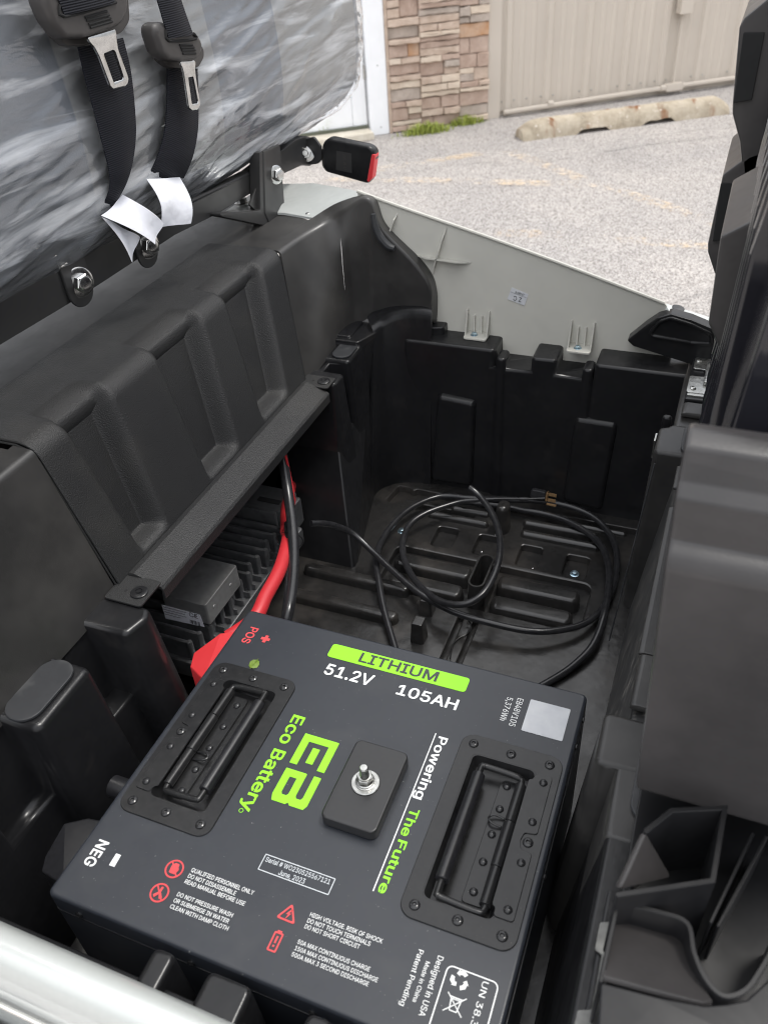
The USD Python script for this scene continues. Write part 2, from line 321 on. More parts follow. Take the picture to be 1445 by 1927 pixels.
put('washer', lathe([(0.005, 0.0003), (0.0152, 0.0003), (0.0157, 0.0007), (0.0157, 0.0015), (0.0150, 0.0020), (0.0112, 0.0021), (0.0112, 0.0034), (0.0100, 0.0040), (0.004, 0.0041)], Ts, 28), hardware, battery)
put('nut', [hexa(0.0092, 0.0041, 0.0125, Ts), lathe([(0.0103, 0.0041), (0.0103, 0.0055), (0.0090, 0.0062)], Ts, 24), lathe([(0.0074, 0.0124), (0.0070, 0.0135), (0.0055, 0.0137)], Ts, 20)], hardware, battery)
thread = [(0.0049, 0.012)]
for k in range(7): thread += [(0.0049, 0.0135 + k * 0.0018), (0.0045, 0.0144 + k * 0.0018)]
put('stud', lathe(thread + [(0.0047, 0.0270), (0.0038, 0.0282), (1e-5, 0.0283)], Ts, 18), hardware, battery)

# terminal covers on the left side
def hull(pts): return trimesh.Trimesh(pts).convex_hull if False else trimesh.convex.convex_hull(np.asarray(pts, float))
def rhull(pts, r):
    s = trimesh.creation.icosphere(2, r).vertices
    return trimesh.convex.convex_hull(np.vstack([s + np.asarray(p) for p in pts]))
def cover(name, q, mat, hole):
    c = put(name, rhull(q, 0.0025), mat, battery, smooth=28)
    put('rivet_hole', lathe([(0.0044, -0.0015), (0.0044, 0.0008), (0.0030, 0.0012), (0.0026, -0.0004), (1e-5, -0.0004)], aim(hole, (-0.8, -0.45, 0.4)), 16), mat, c)
cover('positive_terminal_cover', [(-0.003, 0.304, 0.735), (-0.003, 0.384, 0.738), (-0.021, 0.377, 0.736), (-0.043, 0.344, 0.7255), (-0.034, 0.322, 0.727), (-0.003, 0.304, 0.66), (-0.003, 0.384, 0.66), (-0.043, 0.344, 0.660), (-0.034, 0.320, 0.660), (-0.021, 0.377, 0.66)], red_plastic, (-0.028, 0.318, 0.712))
cover('negative_terminal_cover', [(-0.003, 0.022, 0.728), (-0.003, 0.092, 0.730), (-0.024, 0.090, 0.728), (-0.047, 0.078, 0.724), (-0.047, 0.044, 0.716), (-0.040, 0.030, 0.716), (-0.003, 0.022, 0.66), (-0.003, 0.092, 0.66), (-0.047, 0.078, 0.66), (-0.047, 0.044, 0.66), (-0.040, 0.030, 0.66)], rubber, (-0.050, 0.060, 0.703))
g0 = at(186, 1487, z=0.705)
put('cable_gland', lathe([(0.009, 0), (0.0128, 0.001), (0.0128, 0.018), (0.0118, 0.022), (0.0118, 0.045)], aim((-0.040, 0.147, 0.706), (1, 0, 0)), 24), rubber, battery)

# ---- printing on the lid
def print_text(s, A, B, C, mat, z=ZB, parent=battery, bold=True, name='lettering'):
    a, b, c = (at(*q, z=z)[:2] for q in (A, B, C))
    d = b - a
    X = np.array([1.0, 0]) if abs(d[0]) > abs(d[1]) else np.array([0, -1.0])
    Y = np.array([-X[1], X[0]]); Lg, Hg = d @ X, (c - a) @ Y
    m = meshkit.text_mesh(s, Hg, 0.0003, bold=bold)
    x0, x1 = m.bounds[0][0], m.bounds[1][0]
    m.apply_translation((-x0, 0, 0)); m.apply_scale([Lg / (x1 - x0), 1, 1])
    T = np.eye(4); T[:2, 0], T[:2, 1], T[:3, 3] = X, Y, (a[0], a[1], z + 0.0001)
    put(name, tf(m, T), mat, parent, smooth=False)
def flat(poly, mat, name='printed_mark', holes=(), z=ZB, h=0.0004, parent=battery, z0=0.0001):
    put(name, loft([poly] + list(holes), [(0, z + z0), (0, z + z0 + h)]), mat, parent, smooth=False)
def bar2(a, b, w):
    a, b = np.asarray(a, float)[:2], np.asarray(b, float)[:2]; d = (b - a) / np.linalg.norm(b - a); n = np.array([-d[1], d[0]]) * w / 2
    return np.array([a + n, a - n, b - n, b + n])
P2 = lambda u, v, z=ZB: at(u, v, z=z)[:2]
print_text('POS', (473, 1180), (454, 1208.5), (487, 1184), red_print)
c = P2(499.6, 1203); k = 0.0062; t = 0.0022
flat([(c[0] + x * k, c[1] + y * k) for x, y in ((-.35, -1), (.35, -1), (.35, -.35), (1, -.35), (1, .35), (.35, .35), (.35, 1), (-.35, 1), (-.35, .35), (-1, .35), (-1, -.35), (-.35, -.35))], red_print)
print_text('NEG', (188.5, 1580), (160, 1628), (206, 1587), white_print)
flat([P2(*q) for q in ((219, 1607), (228, 1610.3), (215.3, 1632.5), (205.3, 1629))], white_print)
a, b = P2(630, 1213), P2(872, 1301.5)
gb = flat(rr(b[0] - a[0] + 0.004, abs(a[1] - b[1]) * 0 + 0.0225, 0.004, 5, ((P2(627, 1223)[0] + P2(874, 1291)[0]) / 2, (P2(627, 1223)[1] + P2(874, 1291)[1]) / 2)), green, 'green_banner')
dark_print = pbr('dark_print', (0.030, 0.033, 0.035), rough=(0.4, 0.5))
print_text('LITHIUM', (673.4, 1244.5), (819, 1286), (678.5, 1228), dark_print, z=ZB + 0.0005, bold=True)
print_text('51.2V', (608, 1267.5), (697, 1291.5), (613.5, 1248), white_print)
print_text('105AH', (744, 1306), (856.5, 1340), (750.5, 1288), white_print)
print_text('EB48V105', (974.2, 1314), (960.6, 1366.5), (985.5, 1317), white_print, bold=False)
print_text('5,376Wh', (954.8, 1312.3), (941.2, 1355.5), (965.6, 1315), white_print, bold=False)
qa, qb = P2(998.8, 1316.5), P2(1057.5, 1395.9)
label_white = pbr('pale_label', (0.50, 0.51, 0.53), (0.56, 0.57, 0.58), rough=(0.45, 0.6), cscale=60)
flat(rr(qb[0] - qa[0], qa[1] - qb[1], 0.0015, 3, tuple((qa + qb) / 2)), label_white, 'blank_label_square')
bl = lambda y: (826.6 - 115 * (y - 1386) / 293.4, y)
ctop = lambda y: (bl(y)[0] + 16.5, y + 4.5)
print_text('Powering', bl(1386), bl(1503), ctop(1386), white_print)
print_text('The', bl(1521), bl(1572), ctop(1521), green)
print_text('Future', bl(1580), bl(1680), ctop(1580), green)
flat(bar2(P2(820.3, 1380.7), P2(702, 1678), 0.0012), white_print, 'printed_line')
print_text('Eco Battery', (553.8, 1345), (460, 1526), (575.3, 1350.5), green)
c = P2(453.8, 1526); ang = np.arange(20) * math.pi / 10
flat(c + 0.0026 * np.c_[np.cos(ang), np.sin(ang)], green, holes=[c + 0.0020 * np.c_[np.cos(ang), np.sin(ang)]])
# big monogram letters
a, b, c = P2(575.1, 1380.7), P2(512, 1506), P2(638, 1401)
Hh, Lh = c[0] - a[0], a[1] - b[1]
mono = lambda pts: np.array([(a[0] + h * Hh, a[1] - t * Lh) for t, h in pts])
s1 = 0.5 - 0.04
flat(mono([(0, 0), (s1, 0), (s1, .21), (.10, .21), (.10, .79), (s1, .79), (s1, 1), (0, 1)]), green, 'monogram_letter')
flat(mono([(.17, .40), (s1 - .06, .40), (s1 - .06, .60), (.17, .60)]), green, 'monogram_letter')
b0 = 0.54
outB = fillet([(b0, 0), (.92, 0), (1.0, .06), (1.0, .44), (.97, .50), (1.0, .56), (1.0, .94), (.94, 1), (b0, 1), (b0, .80), (.86, .80), (.89, .76), (.89, .64), (.86, .60), (b0 + .10, .60), (b0, .60)], 0.012, 3)
flat(mono(outB), green, 'monogram_letter', holes=[mono([(b0 + .10, .20), (.86, .20), (.89, .24), (.89, .36), (.86, .40), (b0 + .10, .40)])])
# serial box
sc = np.array([P2(*q) for q in ((500.6, 1607), (631, 1655), (618.5, 1686), (485, 1637))]); cxy = sc.mean(0)
sw, sh = (sc[1, 0] - sc[0, 0] + sc[2, 0] - sc[3, 0]) / 2, (sc[0, 1] - sc[3, 1] + sc[1, 1] - sc[2, 1]) / 2
flat(rr(sw, sh, 0.0008, 2, tuple(cxy)), serial_print, 'serial_frame', holes=[rr(sw - 0.0016, sh - 0.0016, 0.0004, 2, tuple(cxy))])
print_text('Serial # WO230525567121', (498.5, 1621.5), (619.5, 1664.5), (501.8, 1613), serial_print, bold=False)
print_text('June, 2023', (523, 1646.5), (572, 1663.5), (526.5, 1637.5), serial_print, bold=False)
def circ(c, r, n=28): a_ = np.arange(n) * 2 * math.pi / n; return np.asarray(c) + r * np.c_[np.cos(a_), np.sin(a_)]
for kk, q in enumerate(((328.2, 1636.2), (300.2, 1681.0))):
    c = P2(*q); R = 0.0098
    flat(circ(c, R), red_print, 'warning_sign', holes=[circ(c, R - 0.0016)])
    flat(bar2(c + (-0.0063, 0.0063), c + (0.0063, -0.0063), 0.0014), red_print, 'warning_sign', h=0.0006)
    if kk == 0:
        flat(fillet(np.array([(-.0035, -.005), (.0035, -.005), (.005, .001), (.003, .003), (.0028, .006), (-.002, .006), (-.0045, .002)]) + c, 0.0008, 2), red_print, 'warning_sign')
    else:
        flat(fillet(np.array([(-.0052, -.0035), (-.003, -.006), (0, -.001), (.003, -.006), (.0052, -.0035), (.001, .001), (.0012, .0062), (-.0012, .0062), (-.001, .001)]) + c, 0.0004, 2), red_print, 'warning_sign')
def lines(L, top, mat=white_print):
    for s_, A, B in L:
        print_text(s_, A, B, (A[0] + top[0], A[1] + top[1]), mat, bold=False)
lines([('QUALIFIED PERSONNEL ONLY', (358.8, 1641), (475.5, 1685.4)), ('DO NOT DISASSEMBLE', (352.8, 1652), (442, 1686)), ('READ MANUAL BEFORE USE', (346.5, 1662.5), (459, 1706)),
       ('DO NOT PRESSURE WASH', (332.2, 1686.7), (436, 1727.6)), ('OR SUBMERGE IN WATER', (325.6, 1698), (429, 1738.5)), ('CLEAN WITH DAMP CLOTH', (319, 1709.3), (428, 1751.8))], (3, -7.6))
tri = np.array([P2(551.4, 1701.6), P2(518.9, 1726.6), P2(554.7, 1741.5)]); tc = tri.mean(0)
flat(fillet(tri, 0.0015, 3), red_print, 'warning_sign', holes=[fillet(tc + (tri - tc) * 0.72, 0.0010, 3)])
flat(np.array([(.0012, .0060), (-.0022, .0004), (.0000, .0006), (-.0010, -.0045), (.0026, .0022), (.0004, .0020), (.0030, .0060)]) + tc, red_print, 'warning_sign')
bq = np.array([P2(*q) for q in ((519.2, 1757), (532.5, 1761), (516.5, 1790.7), (503.5, 1786))]); bc_ = bq.mean(0); bw, bh = 0.0094, 0.0185
flat(rr(bw, bh, 0.0012, 2, tuple(bc_)), red_print, 'warning_sign', holes=[rr(bw - 0.003, bh - 0.003, 0.0006, 2, tuple(bc_))])
flat(rr(bw * 0.5, 0.0016, 0.0003, 2, (bc_[0], bc_[1] + bh / 2 + 0.0009)), red_print, 'warning_sign')
flat(bar2(bc_ + (0, 0.0055), bc_ + (0, -0.0012), 0.0018), red_print, 'warning_sign'); flat(bar2(bc_ + (0, -0.003), bc_ + (0, -0.0048), 0.0018), red_print, 'warning_sign')
lines([('HIGH VOLTAGE. RISK OF SHOCK', (582.3, 1725.2), (718.5, 1775.7)), ('DO NOT TOUCH TERMINALS', (577.3, 1736.5), (695.5, 1781.4)), ('DO NOT SHORT CIRCUIT', (572.3, 1747.5), (675.5, 1786.7)),
       ('50A MAX CONTINUOUS CHARGE', (559, 1776.4), (694.5, 1828.9)), ('150A MAX CONTINUOUS DISCHARGE', (553.7, 1788.3), (709.2, 1849.8)), ('500A MAX 3 SECOND DISCHARGE', (548, 1800), (691.6, 1858))], (3, -7.8))
print_text('Designed in USA', (824.5, 1799), (789, 1912), (835.5, 1802), white_print, bold=False)
print_text('Made in China', (801.6, 1809.6), (778, 1886), (809.5, 1812), white_print, bold=False)
print_text('Patent Pending', (788.3, 1787.3), (754, 1893), (798, 1790), white_print, bold=False)
u0, u1, u2 = P2(843, 1815), P2(941, 1849), P2(817.2, 1910)
ux0, ux1, uy1, uy0 = u0[0], u1[0], u0[1], 0.012
flat(rr(ux1 - ux0, uy1 - uy0, 0.006, 5, ((ux0 + ux1) / 2, (uy0 + uy1) / 2)), white_print, 'printed_frame', holes=[rr(ux1 - ux0 - 0.0022, uy1 - uy0 - 0.0022, 0.0049, 5, ((ux0 + ux1) / 2, (uy0 + uy1) / 2))])
print_text('UN 38.3', (908.5, 1847), (884, 1931), (920.2, 1850.5), white_print, bold=False)
c = P2(865.3, 1845.5)
for k in range(3):
    a0 = math.radians(90 + 120 * k); R_ = lambda a_, r: c + r * np.array([math.cos(a_), math.sin(a_)])
    flat(np.array([R_(a0 - .75, .0085), R_(a0 - .2, .0090), R_(a0 + .25, .0078), R_(a0 + .25, .0092), R_(a0 + .75, .0062), R_(a0 + .25, .0032), R_(a0 + .25, .0046), R_(a0 - .3, .0050), R_(a0 - .75, .0050)]), white_print, 'recycling_mark')
c = P2(855.4, 1892)
for p, q in (((-.0085, -.008), (.0085, .008)), ((-.0085, .008), (.0085, -.008))): flat(bar2(c + p, c + q, 0.0008), white_print, 'bin_mark', h=0.0005)
flat(fillet(np.array([(-.005, .0045), (-.0036, -.006), (.0036, -.006), (.005, .0045)]) + c, 0.0006, 2), white_print, 'bin_mark', holes=[np.array([(-.0040, .0038), (-.0029, -.0052), (.0029, -.0052), (.0040, .0038)]) + c])
flat(bar2(c + (-.006, .0056), c + (.006, .0056), 0.0010), white_print, 'bin_mark')

# leaf lying on the lid
leaf_mat = pbr('leaf_green', (0.10, 0.16, 0.015), (0.15, 0.22, 0.03), rough=(0.45, 0.6), cscale=300)
lc = P2(478.5, 1251)
leaf = thing('fallen_leaf', 'small round yellow green leaf lying on the battery lid', 'leaf')
a_ = np.arange(28) * 2 * math.pi / 28; rad = 0.0072 * (1 + 0.05 * np.sin(9 * a_)) * (1 + 0.12 * np.maximum(0, np.cos(a_ - math.pi / 2)) ** 6)
pts = np.c_[lc[0] + rad * np.cos(a_) * 0.92, lc[1] + rad * np.sin(a_)]
V = [(lc[0], lc[1], ZB + 0.0016)] + [(x, y, ZB + 0.0011 + 0.0007 * math.sin(3 * t)) for (x, y), t in zip(pts, a_)]
top_ = trimesh.Trimesh(np.array(V), [(0, 1 + k, 1 + (k + 1) % 28) for k in range(28)], process=False); bot_ = top_.copy(); bot_.vertices -= (0, 0, 0.0003); bot_.faces = bot_.faces[:, ::-1]
put('blade', [top_, bot_], leaf_mat, leaf, smooth=True)
put('midrib', tube([(lc[0] + 0.001, lc[1] + 0.0095, ZB + 0.0013), (lc[0], lc[1], ZB + 0.0019), (lc[0] - 0.001, lc[1] - 0.0105, ZB + 0.0011)], 0.00035, 6, 4), leaf_mat, leaf)

# ============================================================ ground, building, parking stop
asph = usdkit.material(stage, '/World/Looks/worn_asphalt', {
    'g': ('geometry', {}),
    'v': ('voronoi_texture', {'scale': 165.0, 'feature': 'f1', 'randomness': 1.0}),
    'v2': ('voronoi_texture', {'scale': 38.0, 'feature': 'f1', 'randomness': 1.0}),
    'w': ('white_noise_texture', {'dimensions': '3D'}),
    'stone': ('rgb_ramp', {'ramp': [(0.0, (0.24, 0.23, 0.22)), (0.12, (0.43, 0.41, 0.395)), (0.5, (0.54, 0.515, 0.495)), (0.85, (0.61, 0.58, 0.555)), (1.0, (0.70, 0.66, 0.63))]}),
    'gap': ('rgb_ramp', {'ramp': [(0.42, (1, 1, 1)), (0.74, (0.33, 0.315, 0.30))]}),
    'sep': ('separate_color', {}),
    'mul': ('mix_color', {'blend_type': 'multiply', 'fac': 0.85}),
    'n': ('noise_texture', {'scale': 0.8, 'detail': 6.0, 'roughness': 0.65}), 'nr': ('rgb_ramp', {'ramp': [(0.3, (0.80, 0.80, 0.81)), (0.7, (1.06, 1.04, 1.02))]}),
    'mul2': ('mix_color', {'blend_type': 'multiply', 'fac': 1.0, 'use_clamp': False}),
    'b': ('bump', {'strength': 0.9, 'distance': 0.006}), 'inv': ('math', {'math_type': 'subtract', 'value1': 1.0}),
    'p': ('principled_bsdf', {'roughness': 0.9, 'specular_ior_level': 0.25})},
    [('g.position', 'v.vector'), ('g.position', 'v2.vector'), ('g.position', 'n.vector'), ('v.color', 'sep.color'), ('sep.r', 'stone.fac'), ('v.distance', 'gap.fac'), ('stone.color', 'mul.a'), ('gap.color', 'mul.b'),
     ('n.fac', 'nr.fac'), ('mul.result', 'mul2.a'), ('nr.color', 'mul2.b'), ('mul2.result', 'p.base_color'), ('v.distance', 'inv.value2'), ('inv.value', 'b.height'), ('b.normal', 'p.normal')], surface='p.BSDF')
G = 45.0
gx = np.linspace(-G, G, 2)
put('ground', trimesh.Trimesh([(-G, -G, 0), (G, -G, 0), (G, G, 0), (-G, G, 0)], [(0, 1, 2), (0, 2, 3)], process=False), asph, kind='structure', smooth=False)

def worn(name, col, lo, hi, scale=26.0):
    LOOKS[name] = usdkit.material(stage, '/World/Looks/' + name, {
        'g': ('geometry', {}), 'n': ('noise_texture', {'scale': scale, 'detail': 6.0, 'roughness': 0.75}), 'n3': ('noise_texture', {'scale': 2.2, 'detail': 2.0}),
        'add': ('math', {'math_type': 'multiply_add', 'value2': 0.6}), 'm': ('map_range', {'from_min': lo, 'from_max': hi, 'clamp': True}),
        'p': ('principled_bsdf', {'base_color': col, 'roughness': 0.9, 'specular_ior_level': 0.2}), 't': ('transparent_bsdf', {}), 'mx': ('mix_closure', {})},
        [('g.position', 'n.vector'), ('g.position', 'n3.vector'), ('n3.fac', 'add.value1'), ('n.fac', 'add.value3'), ('add.value', 'm.value'), ('m.result', 'mx.fac'), ('t.BSDF', 'mx.closure1'), ('p.BSDF', 'mx.closure2')], surface='mx.closure')
    return LOOKS[name]
old_yellow = worn('faded_yellow_paint', (0.60, 0.44, 0.26), 0.80, 1.30)
crack_mat = worn('crack_tar', (0.22, 0.205, 0.19), 0.66, 1.0, 9.0)
rng = np.random.default_rng(5)
def ground_strip(name, pix, w, mat, z, wig=0.0, n=60, **kw):
    P = spline([at(u, v, z=z) for u, v in pix], max(4, n // (len(pix) - 1)))[:, :2]
    t = np.gradient(P, axis=0); t /= np.linalg.norm(t, axis=1, keepdims=True); nn = np.c_[-t[:, 1], t[:, 0]]
    if wig: P = P + nn * (np.cumsum(rng.normal(0, wig, len(P)))[:, None] * 0.5 + rng.normal(0, wig * 0.5, len(P))[:, None])
    ww = w * (1 + 0.35 * rng.normal(size=len(P)) * (wig > 0))[:, None] / 2
    L, R = P + nn * ww, P - nn * ww; m = len(P)
    V = np.vstack([np.c_[L, np.full(m, z)], np.c_[R, np.full(m, z)]]); i = np.arange(m - 1)
    F = np.vstack([np.stack([i + m, i + m + 1, i + 1], 1), np.stack([i + m, i + 1, i], 1)])
    return put(name, trimesh.Trimesh(V, F, process=False), mat, smooth=False, kind='structure', **kw)
ground_strip('painted_line', [(640, 330), (735, 314), (850, 296), (905, 287)], 0.10, old_yellow, 0.004)
ground_strip('painted_line', [(955, 283), (1120, 344), (1250, 385), (1367, 427)], 0.10, old_yellow, 0.008)
ground_strip('painted_line', [(600, 335), (735, 337), (930, 341), (1120, 347)], 0.10, old_yellow, 0.012)
ground_strip('painted_line', [(930, 436), (1100, 443), (1240, 455), (1400, 465)], 0.10, old_yellow, 0.004)
for pix, w in (([(620, 345), (735, 312), (900, 288), (1000, 290), (1110, 272), (1250, 250), (1400, 236)], 0.016), ([(945, 290), (1000, 312), (1035, 330)], 0.010),
               ([(1330, 249), (1372, 262), (1420, 280)], 0.010), ([(1180, 578), (1265, 556), (1330, 535), (1400, 520)], 0.010), ([(1240, 550), (1310, 562), (1380, 560)], 0.008), ([(1120, 292), (1170, 300), (1200, 310)], 0.006)):
    ground_strip('pavement_crack', pix, w, crack_mat, 0.016 + 0.001 * len(USED), 0.004)

# --- building, laid out along its foot
W0, W1 = at(735, 247, z=0), at(1390, 157, z=0)
WX = (W1 - W0)[:2]; WX /= np.linalg.norm(WX); WN = np.array([WX[1], -WX[0]])     # outward, towards the viewer
def wall_T(s, n=0.0, z=0.0):
    T = np.zeros((4, 4)); T[3, 3] = 1.0; T[:2, 0], T[2, 1], T[:2, 2] = WX, 1.0, WN      # x along, y up, z outward
    T[:3, 3] = (W0[0] + WX[0] * s + WN[0] * n, W0[1] + WX[1] * s + WN[1] * n, z); return T
def wall_s(u, v, n=0.0):
    p = at_plane(u, v, (W0[0] + WN[0] * n, W0[1] + WN[1] * n, 0), (WN[0], WN[1], 0)); return (p[:2] - W0[:2]) @ WX, p[2]
def slab(s0, s1, z0, z1, n0, n1, b=0.002):
    return tf(box(s0, s1, z0, z1, n0, n1, b, bottom=False), wall_T(0))
stoneA = pbr('ledgestone_tan', (0.42, 0.32, 0.25), (0.52, 0.415, 0.335), rough=(0.8, 0.95), cscale=14, bump=[(40, 0.006), (160, 0.002)])
stoneB = pbr('ledgestone_rose', (0.36, 0.26, 0.205), (0.46, 0.35, 0.285), rough=(0.8, 0.95), cscale=12, bump=[(40, 0.006), (160, 0.002)])
stoneC = pbr('ledgestone_grey', (0.35, 0.295, 0.25), (0.45, 0.38, 0.325), rough=(0.8, 0.95), cscale=12, bump=[(40, 0.006), (160, 0.002)])
stoneD = pbr('ledgestone_orange', (0.42, 0.23, 0.12), (0.47, 0.33, 0.235), rough=(0.8, 0.95), cscale=9, bump=[(40, 0.006), (160, 0.002)])
stoneE = pbr('ledgestone_cream', (0.53, 0.43, 0.34), (0.60, 0.51, 0.41), rough=(0.8, 0.95), cscale=14, bump=[(40, 0.006), (160, 0.002)])
mortar = pbr('stone_joint_mortar', (0.17, 0.125, 0.10), (0.23, 0.18, 0.145), rough=(0.9, 0.95))  # brown mortar colour of the slab behind the stones
siding_m = pbr('beige_painted_steel', (0.45, 0.402, 0.345), (0.48, 0.428, 0.366), rough=(0.45, 0.6), cscale=1.5, extra=[(3.0, 0.55, 0.75, (0.47, 0.42, 0.36), 0.35)])
white_trim = pbr('white_trim', (0.74, 0.75, 0.76), (0.78, 0.79, 0.80), rough=(0.4, 0.55))
building = thing('building', 'beige ribbed metal building with a stacked ledgestone pillar beside a white glazed door', 'building')
s_sid = wall_s(917, 218, 0)[0]; HB = 2.9
s_pil0, s_pil1 = -0.005, s_sid - 0.012
pil = put('stone_pillar', slab(s_pil0, s_pil1, 0.0, HB, -0.02, 0.030), mortar, building)
put('pillar_edge', slab(s_pil0 - 0.012, s_pil0 + 0.006, 0.0, HB, -0.02, 0.052), stoneA, pil)
rs = random.Random(11)
cols = [s_pil0 + 0.006, s_pil0 + (s_pil1 - s_pil0) * 0.31, s_pil0 + (s_pil1 - s_pil0) * 0.70, s_pil1]
z = 0.004
def ledge(s0, s1, z0, z1, d, mat):
    n = max(4, int((s1 - s0) / 0.03))
    xs = np.linspace(s0 + 0.0015, s1 - 0.0015, n)
    ph = rs.random() * 50
    nz = lambda x, y, k: float(meshkit.fbm(np.array([[x * 22 + ph, y * 22, k]]), 3)[0]) - 0.5
    top = [(x, z1 - 0.002 + 0.011 * nz(x, z1, 1)) for x in xs[::-1]]; bot = [(x, z0 + 0.001 + 0.013 * nz(x, z0, 2)) for x in xs]
    m = loft([np.array(bot + top)], [(0, 0.022), (0, d - 0.006), (-0.003, d - 0.001), (-0.006, d)])
    m.vertices[:, 2] += np.where(m.vertices[:, 2] > d - 0.012, 0.012 * (meshkit.fbm(np.c_[m.vertices[:, 0] * 14 + ph, m.vertices[:, 1] * 30, np.zeros(len(m.vertices))], 3) - 0.5), 0)
    put('stone', tf(m, wall_T(0)), mat, pil, smooth=30)
for ci in range(3):
    z = 0.004; a, b = cols[ci], cols[ci + 1]
    while z < 1.62:
        big = rs.random() < 0.42
        h = rs.uniform(0.070, 0.110) if big else rs.uniform(0.026, 0.050)
        pieces = [a, b] if rs.random() < (0.62 if not big else 0.42) else [a, a + (b - a) * rs.uniform(0.3, 0.7), b]
        for p, q in zip(pieces, pieces[1:]):
            if not big:
                ledge(p, q, z, z + h, rs.uniform(0.050, 0.074), rs.choice([stoneE, stoneE, stoneA, stoneA, stoneB]))
            elif rs.random() < 0.3:
                mid = z + h * rs.uniform(0.4, 0.6)
                ledge(p, q, z, mid, rs.uniform(0.040, 0.056), rs.choice([stoneA, stoneB, stoneC])); ledge(p, q, mid, z + h, rs.uniform(0.050, 0.066), rs.choice([stoneE, stoneA, stoneC]))
            else:
                ledge(p, q, z, z + h, rs.uniform(0.036, 0.050), rs.choice([stoneB, stoneB, stoneC, stoneA, stoneD]))
        z += h
# metal siding: ribbed panels side by side
def panel(s0, s1, z0, z1):
    prof = []
    pitch = 0.305; x = s0
    while x < s1 - 1e-6:
        for dx, d in ((0.0, 0.0), (0.035, 0.0), (0.050, 0.016), (0.082, 0.016), (0.097, 0.0), (0.150, 0.0), (0.160, 0.005), (0.178, 0.005), (0.188, 0.0), (0.235, 0.0), (0.245, 0.005), (0.263, 0.005), (0.273, 0.0)):
            prof.append((min(x + dx, s1), d))
        x += pitch
    prof.append((s1, 0.0)); prof = np.array(prof); n = len(prof)
    f = np.c_[prof[:, 0], np.full(n, z0), prof[:, 1]]; g = np.c_[prof[:, 0], np.full(n, z1), prof[:, 1]]
    return tf(sheet(np.array([f, g]).transpose(1, 0, 2), 0.0015), wall_T(0))
put('backing_wall', slab(s_sid, 9.0, 0.0, HB, -0.20, -0.012), siding_m, building)
put('corner_trim', slab(s_sid - 0.010, s_sid + 0.085, 0.0, HB, -0.012, 0.028), siding_m, building)
x = s_sid + 0.085; k = 0
while x < 8.0:
    pn = put('siding_panel', panel(x, x + 0.915, 0.035, HB), siding_m, building, smooth=False)
    if x < 4.0:
        for dx in (0.022, 0.118, 0.215, 0.327, 0.423, 0.632, 0.728):
            for zz_ in (0.10, 0.86) if k % 2 == 0 else (0.10, 0.98):
                put('panel_screw', tf(dome(0.006, 0.004, aim((0, 0, 0), (0, 0, 1)), 8), wall_T(x + dx, 0.002, zz_)), crack_mat if False else hardware, pn)
    x += 0.915; k += 1
# door
dz = wall_s(700, 240)[1]
put('door_post', slab(s_pil0 - 0.150, s_pil0 - 0.014, 0.0, HB, -0.05, 0.045, 0.004), white_trim, building)
for zz_ in (0.05, 0.44, 0.86):
    put('post_screw', tf(dome(0.0055, 0.003, np.eye(4), 8), wall_T(s_pil0 - 0.075, 0.045, zz_)), hardware, building)
door = put('door', [slab(s_pil0 - 0.265, s_pil0 - 0.165, 0.07, 2.1, -0.05, 0.012, 0.004), slab(s_pil0 - 1.05, s_pil0 - 0.952, 0.07, 2.1, -0.05, 0.012, 0.004), slab(s_pil0 - 0.951, s_pil0 - 0.266, 0.07, 0.255, -0.05, 0.0115, 0.004), slab(s_pil0 - 0.951, s_pil0 - 0.266, 2.0, 2.1, -0.05, 0.0115, 0.004)], white_trim, building)
gl = usdkit.material(stage, '/World/Looks/door_glass', {'t': ('transparent_bsdf', {'color': (0.55, 0.60, 0.60)}), 'gl': ('glossy_bsdf', {'roughness': 0.02, 'color': (0.9, 0.95, 0.95)}), 'f': ('fresnel', {'IOR': 1.6}), 'm': ('mix_closure', {})}, [('f.fac', 'm.fac'), ('t.BSDF', 'm.closure1'), ('gl.BSDF', 'm.closure2')], surface='m.closure')
put('pane', slab(s_pil0 - 0.949, s_pil0 - 0.268, 0.257, 1.998, -0.03, -0.024, 0.0005), gl, door)
put('hinge', [slab(s_pil0 - 0.170, s_pil0 - 0.156, 0.36, 0.45, 0.012, 0.020, 0.002)], hardware, door)
inside = pbr('dim_interior', (0.16, 0.16, 0.15), (0.24, 0.24, 0.22), rough=(0.7, 0.8), cscale=3)
put('interior_wall', slab(s_pil0 - 1.3, s_pil0 - 0.15, 0.0, 2.2, -0.9, -0.8), inside, building)
conc = pbr('old_concrete', (0.50, 0.455, 0.37), (0.60, 0.555, 0.47), rough=(0.85, 0.95), cscale=9, bump=[(60, 0.004), (220, 0.0015)], extra=[(5, 0.56, 0.72, (0.40, 0.34, 0.25), 0.5)])
put('door_sill', slab(s_pil0 - 1.3, s_pil0 - 0.155, 0.0, 0.050, -0.05, 0.16, 0.008), conc, building)
brass = pbr('threshold_metal', (0.12, 0.13, 0.10), rough=(0.3, 0.5), metal=0.6)
put('threshold', slab(s_pil0 - 1.05, s_pil0 - 0.165, 0.051, 0.071, -0.05, 0.03, 0.003), brass, building)
